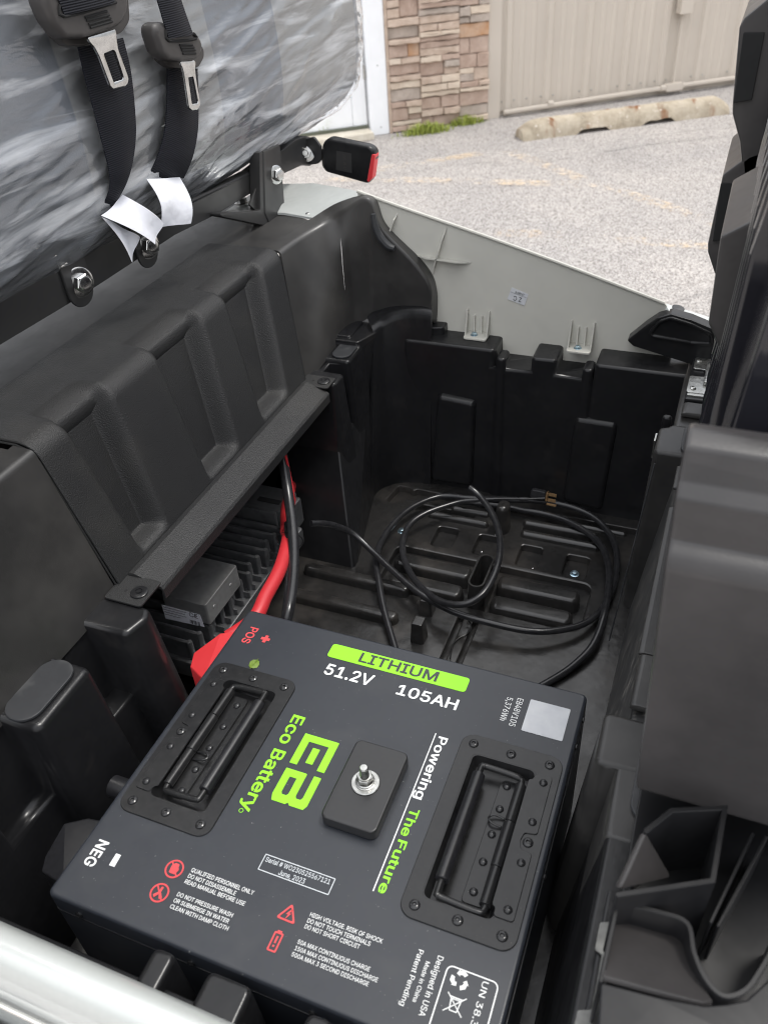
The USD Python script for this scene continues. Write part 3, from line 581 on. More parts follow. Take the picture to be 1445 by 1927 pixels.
# conduit along the foot and up the wall
conduit = thing('conduit', 'beige painted pipe along the foot of the metal wall with one riser', 'pipe')
s_r = wall_s(1265, 160, 0.03)[0]
pz = 0.055
def wt(s, n, z): return (wall_T(s, n, z)[:3, 3])
put('pipe', tube([wt(s_sid + 0.11, 0.045, pz - 0.02), wt(s_r - 0.06, 0.045, pz)], 0.017, 12, 0), siding_m, conduit)
put('pipe', tube([wt(s_r + 0.06, 0.045, pz), wt(6.0, 0.045, pz + 0.02)], 0.017, 12, 0), siding_m, conduit)
put('junction_fitting', [tf(box(-0.07, 0.07, -0.028, 0.028, -0.026, 0.026, 0.008), wall_T(s_r, 0.045, pz)), tube([wt(s_r - 0.11, 0.045, pz), wt(s_r - 0.065, 0.045, pz)], 0.023, 12, 0), tube([wt(s_r + 0.065, 0.045, pz), wt(s_r + 0.085, 0.045, pz)], 0.022, 12, 0)], siding_m, conduit)
put('riser', tube([wt(s_r, 0.040, pz + 0.02), wt(s_r, 0.040, 0.86)], 0.011, 10, 0), siding_m, conduit)
zbx = wall_s(1283, 25, 0.05)[1]
put('outlet_box', tf(box(-0.05, 0.05, 0, 0.16, 0, 0.07, 0.006), wall_T(s_r, 0.016, zbx)), siding_m, conduit)
put('connector', tube([wt(s_r, 0.040, zbx - 0.03), wt(s_r, 0.040, zbx + 0.005)], 0.015, 10, 0), siding_m, conduit)
for ss in (s_sid + 0.45, s_r + 0.55): put('pipe_coupling', tube([wt(ss, 0.045, pz), wt(ss + 0.04, 0.045, pz)], 0.020, 12, 0), siding_m, conduit)

# --- concrete parking stop
stop_m = usdkit.material(stage, '/World/Looks/weathered_concrete', {
    'g': ('geometry', {}), 'n': ('noise_texture', {'scale': 7.0, 'detail': 8.0, 'roughness': 0.7}), 'r': ('rgb_ramp', {'ramp': [(0.30, (0.24, 0.20, 0.145)), (0.48, (0.40, 0.345, 0.265)), (0.72, (0.53, 0.47, 0.38))]}),
    'mp': ('mapping', {'scale': (9.0, 9.0, 1.6)}), 'n2': ('noise_texture', {'scale': 1.0, 'detail': 3.0}), 'm2': ('map_range', {'from_min': 0.58, 'from_max': 0.68, 'clamp': True}), 'rust': ('mix_color', {'b': (0.20, 0.08, 0.03)}),
    'n3': ('noise_texture', {'scale': 60.0, 'detail': 4.0, 'roughness': 0.7}), 'b': ('bump', {'distance': 0.008, 'strength': 1.0}),
    'n4': ('noise_texture', {'scale': 45.0, 'detail': 2.0}), 'm4': ('map_range', {'from_min': 0.66, 'from_max': 0.72, 'clamp': True}), 'pale': ('mix_color', {'b': (0.66, 0.60, 0.53)}),
    'p': ('principled_bsdf', {'roughness': 0.92, 'specular_ior_level': 0.2})},
    [('g.position', 'n.vector'), ('n.fac', 'r.fac'), ('g.position', 'mp.vector'), ('mp.vector', 'n2.vector'), ('n2.fac', 'm2.value'), ('m2.result', 'rust.fac'), ('r.color', 'rust.a'), ('g.position', 'n4.vector'), ('n4.fac', 'm4.value'), ('m4.result', 'pale.fac'),
     ('rust.result', 'pale.a'), ('pale.result', 'p.base_color'), ('g.position', 'n3.vector'), ('n3.fac', 'b.height'), ('b.normal', 'p.normal')], surface='p.BSDF')
S0, S1 = at(985, 266, z=0), at(1372, 214, z=0)
SX = S1 - S0; SL = np.linalg.norm(SX); SX /= SL; SN = np.array([-SX[1], SX[0], 0])
nu, cr = 90, [(0.0, 0.0), (0.004, 0.03), (0.012, 0.065), (0.034, 0.096), (0.050, 0.108), (0.068, 0.112), (0.092, 0.112), (0.112, 0.106), (0.128, 0.092), (0.146, 0.060), (0.154, 0.03), (0.158, 0.0)]
cr = np.array(cr); V = []
for i in range(nu):
    u = i / (nu - 1); e = min(u, 1 - u) * SL
    sc_ = 1.0 if e > 0.12 else 0.55 + 0.45 * math.sin(math.pi / 2 * e / 0.12)
    notch = 0.028 * sum(1 / (1 + math.exp(-(0.105 - abs(u * SL - c_)) * 130)) for c_ in (0.50, 0.98))
    q = cr * (1, sc_); q = q.copy(); q[:, 1] = np.maximum(q[:, 1], notch) if notch > 0.004 else q[:, 1]
    p = S0 + SX * u * SL
    V.append(p + SN * q[:, :1] + np.array([0, 0, 1.0]) * q[:, 1:])
V = np.array(V); dd = meshkit.fbm(V.reshape(-1, 3) * 24, 4).reshape(nu, -1) - 0.5
V[:, :, 2] = np.maximum(V[:, :, 2] + dd * 0.020 * (V[:, :, 2] > 0.01), 0.0); V[:, :, :2] += (dd * 0.016)[:, :, None] * -SN[:2]
nv = len(cr); i = (np.arange(nu - 1)[:, None] * nv + np.arange(nv - 1)).ravel()
F = np.vstack([np.stack([i, i + nv, i + nv + 1], 1), np.stack([i, i + nv + 1, i + 1], 1)])
bt = np.arange(nu - 1) * nv; F = np.vstack([F, np.stack([bt, bt + nv - 1, bt + nv], 1), np.stack([bt + nv - 1, bt + 2 * nv - 1, bt + nv], 1)])
F = np.vstack([F, [(0, k, k + 1) for k in range(1, nv - 1)], [((nu - 1) * nv, (nu - 1) * nv + k + 1, (nu - 1) * nv + k) for k in range(1, nv - 1)]])
m = trimesh.Trimesh(V.reshape(-1, 3), F, process=False); m.fix_normals()
put('parking_stop', m, stop_m, smooth=45, label='weathered concrete parking stop with rust streaks in front of the metal wall', cat='parking stop')

# --- grass and weeds
grass_m = pbr('grass_blades', (0.20, 0.27, 0.03), (0.36, 0.38, 0.09), rough=(0.5, 0.7), cscale=60)
def tuft(name, base, w, d, h, n, seed, label):
    r = random.Random(seed); V, F = [], []
    for _ in range(n):
        sx, sn = r.gauss(0, w / 2.4), abs(r.gauss(0, d / 2))
        b = base[:2] + WX * sx + WN * sn; ln = h * r.uniform(0.35, 1.0) * math.exp(-(sx / w) ** 2); a_ = r.uniform(0, 6.28); lean = r.uniform(0.1, 0.9); wd = r.uniform(0.0015, 0.004)
        dr = np.array([math.cos(a_), math.sin(a_)]); sd = np.array([-dr[1], dr[0]]) * wd; k = len(V)
        m_ = b + dr * ln * lean * 0.35; t_ = b + dr * ln * lean
        V += [(*(b - sd), 0.0), (*(b + sd), 0.0), (*(m_ - sd), ln * 0.6), (*(m_ + sd), ln * 0.6), (*t_, ln * (1 - 0.35 * lean))]; F += [(k, k + 1, k + 3), (k, k + 3, k + 2), (k + 2, k + 3, k + 4)]
    put(name, trimesh.Trimesh(V, F, process=False), grass_m, smooth=False, label=label, cat='grass tuft', kind='stuff')
g1 = at(800, 248, z=0); g2 = at(876, 232, z=0)
tuft('grass_tuft', g1, 0.20, 0.07, 0.10, 520, 1, 'wide green grass tuft at the left foot of the stone pillar')
tuft('grass_tuft', g2, 0.17, 0.05, 0.085, 300, 2, 'smaller grass tuft at the right foot of the stone pillar')
tuft('grass_tuft', at(606, 262, z=0), 0.05, 0.03, 0.20, 60, 3, 'tall thin yellow weed standing beside the door sill')
straw = pbr('dry_straw', (0.45, 0.36, 0.20), (0.55, 0.46, 0.30), rough=(0.7, 0.9), cscale=40)
dl = at(938, 216, z=0)
V, F = [], []
r = random.Random(9)
for _ in range(26):
    b = dl[:2] + np.array([r.gauss(0, .03), r.gauss(0, .02)]); a_ = r.uniform(0, 6.28); ln = r.uniform(.03, .09); k = len(V); dr = np.array([math.cos(a_), math.sin(a_)]); sd = np.array([-dr[1], dr[0]]) * .004
    V += [(*(b - sd), 0.004), (*(b + sd), 0.004), (*(b + dr * ln), ln * r.uniform(.1, .8))]; F.append((k, k + 1, k + 2))
put('dry_leaves', trimesh.Trimesh(V, F, process=False), straw, smooth=False, label='small clump of dry leaves at the corner of the metal siding', cat='dry leaves')

# ============================================================ golf cart body
def union(ms):
    o = ms[0]
    for m in ms[1:]: o = boolean(o, m, 'union')
    return o
def prism_y(pts, y0, y1, b=0.003, r=None):
    """polygon in (x, z) given as points, extruded from y0 to y1 with rounded rims"""
    P = np.array(pts, float); P = fillet(P, max(r, b * 1.25), 4) if r else fillet(P, b * 1.25, 3)
    m = loft([P], bev(0, abs(y1 - y0), b, 2)); T = np.eye(4)
    T[:3, 0], T[:3, 1], T[:3, 2], T[:3, 3] = (1, 0, 0), (0, 0, 1), (0, -1, 0), (0, max(y0, y1), 0)
    return tf(m, T)
def prism_x(pts, x0, x1, b=0.003, r=None):
    """polygon in (y, z), extruded along x"""
    P = np.array(pts, float); P = fillet(P, max(r, b * 1.25), 4) if r else fillet(P, b * 1.25, 3)
    m = loft([P], bev(0, abs(x1 - x0), b, 2)); T = np.eye(4)
    T[:3, 0], T[:3, 1], T[:3, 2], T[:3, 3] = (0, 1, 0), (0, 0, 1), (1, 0, 0), (min(x0, x1), 0, 0)
    return tf(m, T)
def tower(pts, z0, z1, b=0.006, draft=0.012, r=0.006):
    return loft([fillet(np.array(pts, float), max(r, b * 1.3), 4)], bev(z0, z1, b, 3, draft, bottom=False))

def lean(m, k):
    m.vertices[:, 0] += np.where(m.vertices[:, 0] > -0.16, (m.vertices[:, 2].max() - m.vertices[:, 2]) * k, 0); return m
dust = [(16, 0.60, 0.85, (0.035, 0.032, 0.029), 0.4), (700, 0.75, 0.79, (0.20, 0.18, 0.16), 0.3)]
tub_p = pbr('moulded_black_plastic', (0.0055, 0.0055, 0.006), (0.0080, 0.0080, 0.0085), spec=0.36, rough=(0.20, 0.34), cscale=9, rscale=14, bump=[(500, 0.00006), (38, 0.0006)], extra=dust)
floor_p = pbr('dusty_tray_plastic', (0.010, 0.0097, 0.0095), (0.016, 0.0152, 0.0145), spec=0.5, rough=(0.16, 0.34), cscale=9, rscale=20, bump=[(500, 0.00006), (30, 0.0008)], extra=[(10, 0.52, 0.78, (0.06, 0.052, 0.045), 0.5), (500, 0.73, 0.77, (0.26, 0.23, 0.2), 0.4)])
grain_p = pbr('grained_black_plastic', (0.011, 0.011, 0.0115), (0.015, 0.015, 0.015), spec=0.36, rough=(0.38, 0.50), cscale=5, rscale=12, bump=[(620, 0.0011)], extra=[(9, 0.55, 0.8, (0.035, 0.033, 0.03), 0.4)])
deck_p = pbr('deck_black_plastic', (0.013, 0.0127, 0.0124), (0.019, 0.0183, 0.0178), spec=0.5, rough=(0.28, 0.42), cscale=6, rscale=12, bump=[(900, 0.00012)], extra=[(7, 0.42, 0.72, (0.066, 0.063, 0.059), 0.45), (400, 0.75, 0.79, (0.25, 0.23, 0.2), 0.4)])  # pale blotches are dust that also puts sky sheen into the colour
scuff_p = usdkit.material(stage, '/World/Looks/scuffed_black_plastic', {
    'g': ('geometry', {}), 'm': ('mapping', {'scale': (220, 220, 7)}), 'n': ('noise_texture', {'scale': 1.0, 'detail': 3.0}), 'm1': ('map_range', {'from_min': 0.52, 'from_max': 0.72, 'to_max': 0.8, 'clamp': True}),
    'n2': ('noise_texture', {'scale': 9.0, 'detail': 4.0}), 'm2': ('map_range', {'from_min': 0.4, 'from_max': 0.65, 'clamp': True}), 'mul': ('math', {'math_type': 'multiply'}),
    'c': ('mix_color', {'a': (0.014, 0.014, 0.014), 'b': (0.24, 0.225, 0.20)}), 'p': ('principled_bsdf', {'roughness': 0.5})},
    [('g.position', 'm.vector'), ('m.vector', 'n.vector'), ('n.fac', 'm1.value'), ('g.position', 'n2.vector'), ('n2.fac', 'm2.value'), ('m1.result', 'mul.value1'), ('m2.result', 'mul.value2'), ('mul.value', 'c.fac'), ('c.result', 'p.base_color')], surface='p.BSDF')
body_grey = pbr('grey_green_body', (0.43, 0.422, 0.38), (0.50, 0.49, 0.44), rough=(0.42, 0.55), cscale=4, bump=[(120, 0.0002)], extra=[(6, 0.55, 0.75, (0.35, 0.35, 0.315), 0.5), (260, 0.74, 0.78, (0.15, 0.14, 0.12), 0.5)])
body_out = pbr('silver_body_paint', (0.52, 0.54, 0.52), rough=(0.22, 0.3), coat=0.6, metal=0.25)
pad_r = pbr('grey_rubber_pad', (0.014, 0.015, 0.017), (0.020, 0.021, 0.023), rough=(0.42, 0.55), cscale=30, bump=[(400, 0.00008)], extra=[(22, 0.56, 0.66, (0.07, 0.07, 0.07), 0.4)])
cart = thing('golf_cart', 'black plastic seat bay and body of a golf cart with grey side panels', 'golf cart')

# ---- tray floor
holes = [rr(0.041, 0.058, 0.007, 4, c) for c in ((0.115, 0.911), (0.197, 0.911), (0.281, 0.905), (0.367, 0.903))]
holes += [rr(0.366, 0.118, 0.016, 5, (0.221, 0.803)), rr(0.0085, 0.30, 0.003, 3, (0.2085, 0.570)), rr(0.007, 0.30, 0.003, 3, (0.2355, 0.570)),
          fillet([(-0.036, 0.985), (0.0, 0.985), (0.0, 1.005), (0.165, 1.012), (0.165, 1.036), (0.012, 1.040), (0.008, 1.030), (-0.004, 1.040), (-0.028, 1.040)], 0.005, 3), rr(0.30, 0.020, 0.006, 3, (0.33, 1.030)), rr(0.12, 0.018, 0.006, 3, (0.09, 0.985)), rr(0.13, 0.018, 0.006, 3, (0.315, 0.980))]
flo = loft([rr(0.70, 1.20, 0.01, 2, (0.16, 0.52))] + holes, [(0, 0.498), (0.004, 0.500), (0.0025, 0.509), (0.001, 0.513), (-0.002, FZ)][0:1] + [(0, 0.500), (0, 0.509), (-0.0012, 0.5135), (-0.004, FZ)])
put('tray_floor', flo, floor_p, cart, smooth=40)
put('tray_underside', box(-0.19, 0.51, -0.08, 1.12, 0.490, 0.5005, 0.001), floor_p, cart)
def rib(x0, x1, yc, w, z1, z0=0.5005, b=0.008, name='floor_rib'):
    put(name, loft([rr(x1 - x0, w, min(w / 2.2, 0.012), 5, ((x0 + x1) / 2, yc))], bev(z0, z1, b, 3, 0.002, bottom=False)), floor_p, cart, smooth=45)
for a_ in ((0.050, 0.196, 0.817, 0.034, 0.527), (0.056, 0.194, 0.768, 0.034, 0.525), (0.246, 0.390, 0.815, 0.034, 0.527), (0.248, 0.388, 0.764, 0.034, 0.525),
           (0.062, 0.186, 0.966, 0.017, 0.525), (0.100, 0.180, 0.998, 0.016, 0.523), (0.250, 0.400, 0.962, 0.018, 0.525), (0.246, 0.390, 0.995, 0.018, 0.525), (0.34, 0.44, 1.018, 0.014, 0.521)): rib(*a_)
rib(-0.10, 0.106, 0.742, 0.024, 0.532); rib(-0.10, 0.110, 0.672, 0.024, 0.532)
cup = loft([rr(0.030, 0.088, 0.0148, 6, (0.2235, 0.787)), rr(0.021, 0.079, 0.0104, 6, (0.2235, 0.787))], [(0.001, 0.5005), (0, 0.565), (-0.0008, 0.5665)])
put('oval_socket', cup, floor_p, cart)
put('floor_peg', loft([rr(0.024, 0.034, 0.0115, 5, (0.213, 0.968))], bev(0.5005, 0.575, 0.009, 3, 0.003, bottom=False)), floor_p, cart, smooth=50)
put('floor_block', loft([rr(0.019, 0.022, 0.003, 3, (0.157, 0.648))], bev(0.512, 0.558, 0.003, 2, 0.003, bottom=False)), floor_p, cart)
put('floor_block', loft([rr(0.020, 0.022, 0.003, 3, (0.149, 0.712))], bev(0.512, 0.548, 0.003, 2, 0.003, bottom=False)), floor_p, cart)
def bolt(o, n, r, mat, parent, name='bolt', h=None, flange=1.45):
    h = h or r * 0.75; T = aim(o, n)
    put(name, [lathe([(r * 0.8, -0.001), (r * flange, 0.0), (r * flange, r * 0.12), (r * (flange - 0.25), r * 0.22), (r * 0.6, r * 0.24)], T, 24), hexa(r, r * 0.2, r * 0.2 + h, T, r * 0.08), dome(r * 0.75, r * 0.08, T @ trimesh.transformations.translation_matrix((0, 0, r * 0.2 + h)), 16)], mat, parent)
bolt((0.367, 0.897, 0.5012), (0, 0, 1), 0.0058, blue_zinc, cart)
bolt((0.030, 0.902, FZ), (0, 0, 1), 0.0058, blue_zinc, cart)
for a_ in ((0.190, 0.905), (0.112, 0.893), (0.124, 0.891), (0.274, 0.886), (0.292, 0.889), (0.243, 0.985), (0.246, 0.978)):
    put('water_drop', dome(0.0022, 0.0014, aim((a_[0], a_[1], 0.5012), (0, 0, 1)), 10), chrome, cart)

# ---- far wall of the bay
RZ = 0.83
left_blk = loft([fillet(np.array([(-0.02, 1.083), (0.158, 1.083), (0.158, 1.150), (-0.02, 1.150)]), 0.008, 3)], bev(0.49, RZ, 0.006, 3, 0.013, bottom=False))
mid_blk = loft([fillet(np.array([(0.14, 1.0805), (0.345, 1.0805), (0.345, 1.150), (0.14, 1.150)]), 0.008, 3)], bev(0.49, 0.797, 0.006, 3, 0.012, bottom=False))
lip = [loft([rr(0.018, 0.04, 0.007, 4, (xx_, 1.096))], bev(0.49, 0.818, 0.005, 3, 0.012, bottom=False)) for xx_ in (0.171, 0.328)]
bump_ = tower([(0.226, 1.081), (0.272, 1.081), (0.272, 1.150), (0.226, 1.150)], 0.785, 0.826, 0.006, 0.001, 0.006)
right_blk = loft([fillet(np.array([(0.339, 1.078), (0.44, 1.078), (0.60, 1.078), (0.60, 1.150), (0.339, 1.150)]), 0.008, 3)], bev(0.49, RZ, 0.006, 3, 0.012, bottom=False))
fw = union([left_blk, mid_blk, right_blk, bump_] + lip)
put('far_wall', fw, tub_p, cart, smooth=40)
def wallpanel(q):
    P = np.array([at(u, v, y=1.072)[[0, 2]] for u, v in q]); return P
for q in (((826, 745), (891, 759), (887, 907), (816, 897)), ((1085, 787), (1160, 799), (1131, 953), (1063, 935))):
    P = fillet(wallpanel(q), 0.006, 3)
    # raised panel follows the wall's draft
    m = loft([P], [(0.004, 0), (0.002, 0.006), (0, 0.009), (-0.003, 0.011), (-0.006, 0.0115)]); T = np.eye(4); T[:3, 0], T[:3, 1], T[:3, 2], T[:3, 3] = (1, 0, 0), (0, 0, 1), (0, -1, 0), (0, 1.083, 0)
    m = tf(m, T); m.vertices[:, 1] -= (RZ - m.vertices[:, 2]) * 0.042 - 0.001
    put('raised_wall_panel', m, tub_p, cart, smooth=40)
# corner of the bay towards the rear
topc = spline([(-0.075, 1.070, 0.848), (-0.062, 1.085, 0.858), (-0.045, 1.0925, 0.868), (-0.02, 1.099, 0.876), (0.012, 1.101, 0.880), (0.034, 1.101, 0.880)], 6)
botc = spline([(-0.070, 0.975, 0.50), (-0.066, 1.015, 0.50), (-0.045, 1.045, 0.50), (-0.02, 1.060, 0.50), (0.012, 1.068, 0.50), (0.034, 1.069, 0.50)], 6)
n_ = len(topc)
backc = topc + np.array([-0.022, 0.034, 0.004])
cols_ = []
for i in range(n_):
    col = [backc[i], backc[i] * 0.25 + topc[i] * 0.75 + (0, 0, 0.001), topc[i] + (0, 0.0015, 0.0008)]
    dirn = botc[i] - topc[i]
    col += [topc[i] + dirn * t + np.array([0, -0.002, 0]) * math.sin(min(1, t * 10) * math.pi / 2) for t in (0.012, 0.03, 0.2, 0.5, 0.8, 1.0)]
    cols_.append(col)
put('bay_corner', sheet(np.array(cols_), 0.006), tub_p, cart, smooth=40)

# ---- rear wall: towers, niches and pads
def foot(P, dx): return P
rear_R = [tower([(-0.20, 0.890), (-0.074, 0.890), (-0.074, 0.932), (-0.20, 0.932)], 0.49, RZ, 0.006, 0.020),
          tower([(-0.20, 0.930), (-0.118, 0.930), (-0.118, 0.975), (-0.20, 0.975)], 0.49, 0.826, 0.003, 0.004),
          tower([(-0.20, 0.966), (-0.080, 0.966), (-0.080, 1.040), (-0.20, 1.040)], 0.49, 0.834, 0.006, 0.016),
          tower([(-0.20, 1.03), (-0.104, 1.03), (-0.104, 1.10), (-0.20, 1.10)], 0.49, 0.850, 0.003, 0.004),
          tower([(-0.20, 1.03), (-0.085, 1.03), (-0.085, 1.10), (-0.20, 1.10)], 0.49, 0.705, 0.005, 0.010)]
rear_R.append(tower([(-0.20, 1.02), (-0.085, 1.02), (-0.060, 1.085), (0.05, 1.118), (0.05, 1.150), (-0.20, 1.150)], 0.49, 0.846, 0.003, 0.002))
put('rear_wall', union(rear_R), tub_p, cart, smooth=40)
_s = trimesh.creation.icosphere(2, 0.008).vertices
put('rear_wall_foot', trimesh.convex.convex_hull(np.vstack([_s + p for p in [(-0.16, 0.775, 0.50), (-0.020, 0.775, 0.50), (-0.070, 0.985, 0.50), (-0.16, 0.985, 0.50), (-0.19, 0.896, 0.70), (-0.084, 0.896, 0.70), (-0.090, 1.03, 0.70), (-0.19, 1.03, 0.70)]])), tub_p, cart, smooth=30)
rear_L = [tower([(-0.22, 0.268), (-0.072, 0.268), (-0.062, 0.30), (-0.070, 0.318), (-0.22, 0.318)], 0.49, RZ, 0.007, 0.006),
          tower([(-0.22, 0.20), (-0.135, 0.20), (-0.135, 0.28), (-0.22, 0.28)], 0.49, RZ, 0.005, 0.004),
          tower([(-0.22, 0.118), (-0.080, 0.118), (-0.080, 0.214), (-0.22, 0.214)], 0.49, RZ - 0.002, 0.008, 0.006),
          tower([(-0.22, 0.20), (-0.092, 0.20), (-0.092, 0.28), (-0.22, 0.28)], 0.49, 0.715, 0.005, 0.010),
          tower([(-0.22, -0.10), (-0.140, -0.10), (-0.140, 0.13), (-0.22, 0.13)], 0.49, RZ, 0.005, 0.010),
          tower([(-0.22, 0.02), (-0.100, 0.02), (-0.100, 0.13), (-0.22, 0.13)], 0.49, 0.705, 0.006, 0.004), tower([(-0.22, -0.10), (-0.112, -0.10), (-0.112, 0.045), (-0.22, 0.045)], 0.49, RZ - 0.003, 0.006, 0.004)]
rear_L = [lean(m, 0.10) for m in rear_L]
put('rear_wall', union(rear_L), tub_p, cart, smooth=40)
def oval_pad(cx_, cy_, w, l, z, name='rubber_pad', t=0.004):
    put(name, loft([rr(w, l, w / 2 - 0.001, 8, (cx_, cy_))], bev(z, z + t, 0.0015, 2)), pad_r, cart)
oval_pad(-0.1135, 0.165, 0.046, 0.090, 0.8282)
oval_pad(-0.103, 1.003, 0.036, 0.062, 0.8342)

# ---- front wall with its rim, posts and pads
put('front_wall', prism_y([(0.472, 0.49), (0.512, 0.831), (0.560, 0.831), (0.575, 0.49)], 0.32, 0.84, 0.003, 0.005), scuff_p, cart, smooth=40)
for y0, y1 in ((-0.12, 0.318), (0.842, 1.12)): put('front_wall', prism_y([(0.472, 0.49), (0.512, 0.8305), (0.560, 0.8305), (0.575, 0.49)], y0, y1, 0.003, 0.005), tub_p, cart, smooth=40)
front = [tower([(0.470, 0.832), (0.58, 0.832), (0.58, 0.915), (0.484, 0.915), (0.482, 0.905), (0.470, 0.903)], 0.49, 0.8335, 0.006, 0.010, 0.003),
         tower([(0.489, 0.91), (0.58, 0.91), (0.58, 1.13), (0.489, 1.13)], 0.49, 0.832, 0.006, 0.010),
         tower([(0.486, 0.270), (0.58, 0.270), (0.58, 0.336), (0.486, 0.336)], 0.49, 0.8345, 0.006, 0.030),
         tower([(0.508, 0.195), (0.58, 0.195), (0.58, 0.280), (0.508, 0.280)], 0.49, 0.8325, 0.006, 0.030)]
put('front_wall_post', union(front[:2]), deck_p, cart, smooth=40); put('front_wall_post', union(front[2:]), deck_p, cart, smooth=40)  # paler deck plastic puts the sky sheen on the rim into colour
for y0, y1 in ((0.425, 0.70), (0.745, 0.80)):
    put('rim_cap', prism_y([(0.505, 0.8318), (0.507, 0.8365), (0.512, 0.838), (0.560, 0.838), (0.560, 0.8318)], y0, y1, 0.002), deck_p, cart)
for y0, y1 in ((0.937, 0.972), (0.345, 0.420)):
    put('rim_cap', prism_y([(0.495 if y0 > 0.9 else 0.507, 0.8338), (0.497 if y0 > 0.9 else 0.509, 0.841), (0.503 if y0 > 0.9 else 0.514, 0.843), (0.560, 0.843), (0.560, 0.8338)], y0, y1, 0.003), deck_p, cart)
oval_pad(0.527, 0.875, 0.042, 0.085, 0.8335); oval_pad(0.548, 0.260, 0.042, 0.085, 0.8335)
put('latch_tab', box(0.4665, 0.4695, 0.862, 0.885, 0.800, 0.832, 0.0008), hardware, cart)
put('edge_knob', loft([rr(0.014, 0.012, 0.005, 4, (0.478, 0.922))], bev(0.80, 0.842, 0.004, 3)), tub_p, cart)
put('cover_edge', tube([at(1232, 872, z=0.828), at(1146, 1206, z=0.52)], 0.0012, 6, 0), pad_r, cart)

# hinge plates of the seat
hz = 0.846
hp1 = loft([fillet(np.array([(0.497, 0.992), (0.545, 0.992), (0.545, 1.112), (0.500, 1.112), (0.500, 1.072), (0.520, 1.072), (0.520, 1.046), (0.497, 1.046)]), 0.004, 3)], bev(hz, hz + 0.003, 0.0006, 1))
dull_zinc = pbr('dull_zinc_plate', (0.13, 0.13, 0.125), (0.20, 0.20, 0.19), rough=(0.30, 0.45), metal=1.0, cscale=60)
hinge = put('seat_hinge', hp1, hardware, cart)
put('hinge_knuckle', [box(0.520, 0.545, 1.018, 1.098, hz + 0.003, hz + 0.010, 0.002), box(0.499, 0.543, 0.984, 0.9915, hz - 0.010, hz + 0.002, 0.001)], hardware, hinge)
for p in ((0.506, 1.004), (0.533, 1.008), (0.507, 1.098)):
    put('hinge_screw', lathe([(0.0052, 0.0), (0.0050, 0.0012), (0.0036, 0.0024), (0.0016, 0.0027), (0.0014, 0.0016), (1e-5, 0.0016)], aim((p[0], p[1], hz + 0.003), (0, 0, 1)), 16), hardware, hinge)
put('hinge_base', [box(0.497, 0.560, 0.975, 1.12, 0.8325, hz - 0.0005, 0.002)], tub_p, cart)
put('rim_plug', lathe([(0.018, 0), (0.018, 0.002), (0.014, 0.004), (1e-5, 0.0045)], aim((0.520, 1.135, 0.840), (0, 0, 1)), 24), pad_r, cart)
put('rim_screw', dome(0.007, 0.003, aim((0.532, 1.128, 0.8455), (0, 0, 1)), 14), chrome, cart)
hp2 = loft([fillet(np.array([(0.516, -0.02), (0.545, -0.02), (0.545, 0.128), (0.530, 0.128), (0.530, 0.112), (0.520, 0.108), (0.520, 0.085), (0.526, 0.083), (0.526, 0.040), (0.516, 0.036)]), 0.002, 2)], bev(hz, hz + 0.003, 0.0006, 1))
put('seat_hinge', hp2, dull_zinc, cart)
put('hinge_base', box(0.522, 0.565, -0.05, 0.14, 0.8325, hz - 0.0005, 0.002), tub_p, cart)

# ---- near wall with its posts, and the painted side
near = [box(-0.16, 0.56, -0.062, -0.034, 0.49, 0.752, 0.006)] + [tower([(a_, -0.062), (b_, -0.062), (b_, -0.010), (a_, -0.010)], 0.49, zt, 0.0055, 0.008, 0.006) for a_, b_, zt in ((0.142, 0.166, 0.766), (0.200, 0.246, 0.764), (0.300, 0.325, 0.764), (0.375, 0.43, 0.762))]
put('near_wall', union(near), tub_p, cart, smooth=40)
put('near_rim', prism_x([(-0.045, 0.753), (-0.058, 0.800), (-0.072, 0.806), (-0.086, 0.800), (-0.082, 0.753)], -0.5, 0.62, 0.002, 0.004), tub_p, cart, smooth=50)
prof = spline([(-0.056, 0.806), (-0.063, 0.820), (-0.073, 0.826), (-0.084, 0.821), (-0.092, 0.804), (-0.095, 0.775), (-0.096, 0.70), (-0.094, 0.60)], 5)
G1 = np.array([[(x_, p[0], p[1]) for p in prof] for x_ in np.linspace(-0.6, 0.65, 24)])
put('side_panel', sheet(G1, 0.003), body_out, cart, smooth=True, label='silver painted side panel in the lower left corner')
chr_ = pbr('bright_trim', (0.78, 0.76, 0.72), rough=(0.15, 0.25), metal=0.9)
put('trim_strip', tube([(-0.6, -0.103, 0.770), (0.65, -0.103, 0.770)], 0.0022, 8, 0), chr_, cart)
put('sill_panel', sheet(np.array([[(x_, yy_, zz_) for yy_, zz_ in ((-0.114, 0.70), (-0.155, 0.60), (-0.16, 0.45), (-0.14, 0.30))] for x_ in np.linspace(-0.6, 0.65, 8)]), 0.003), pad_r, cart)

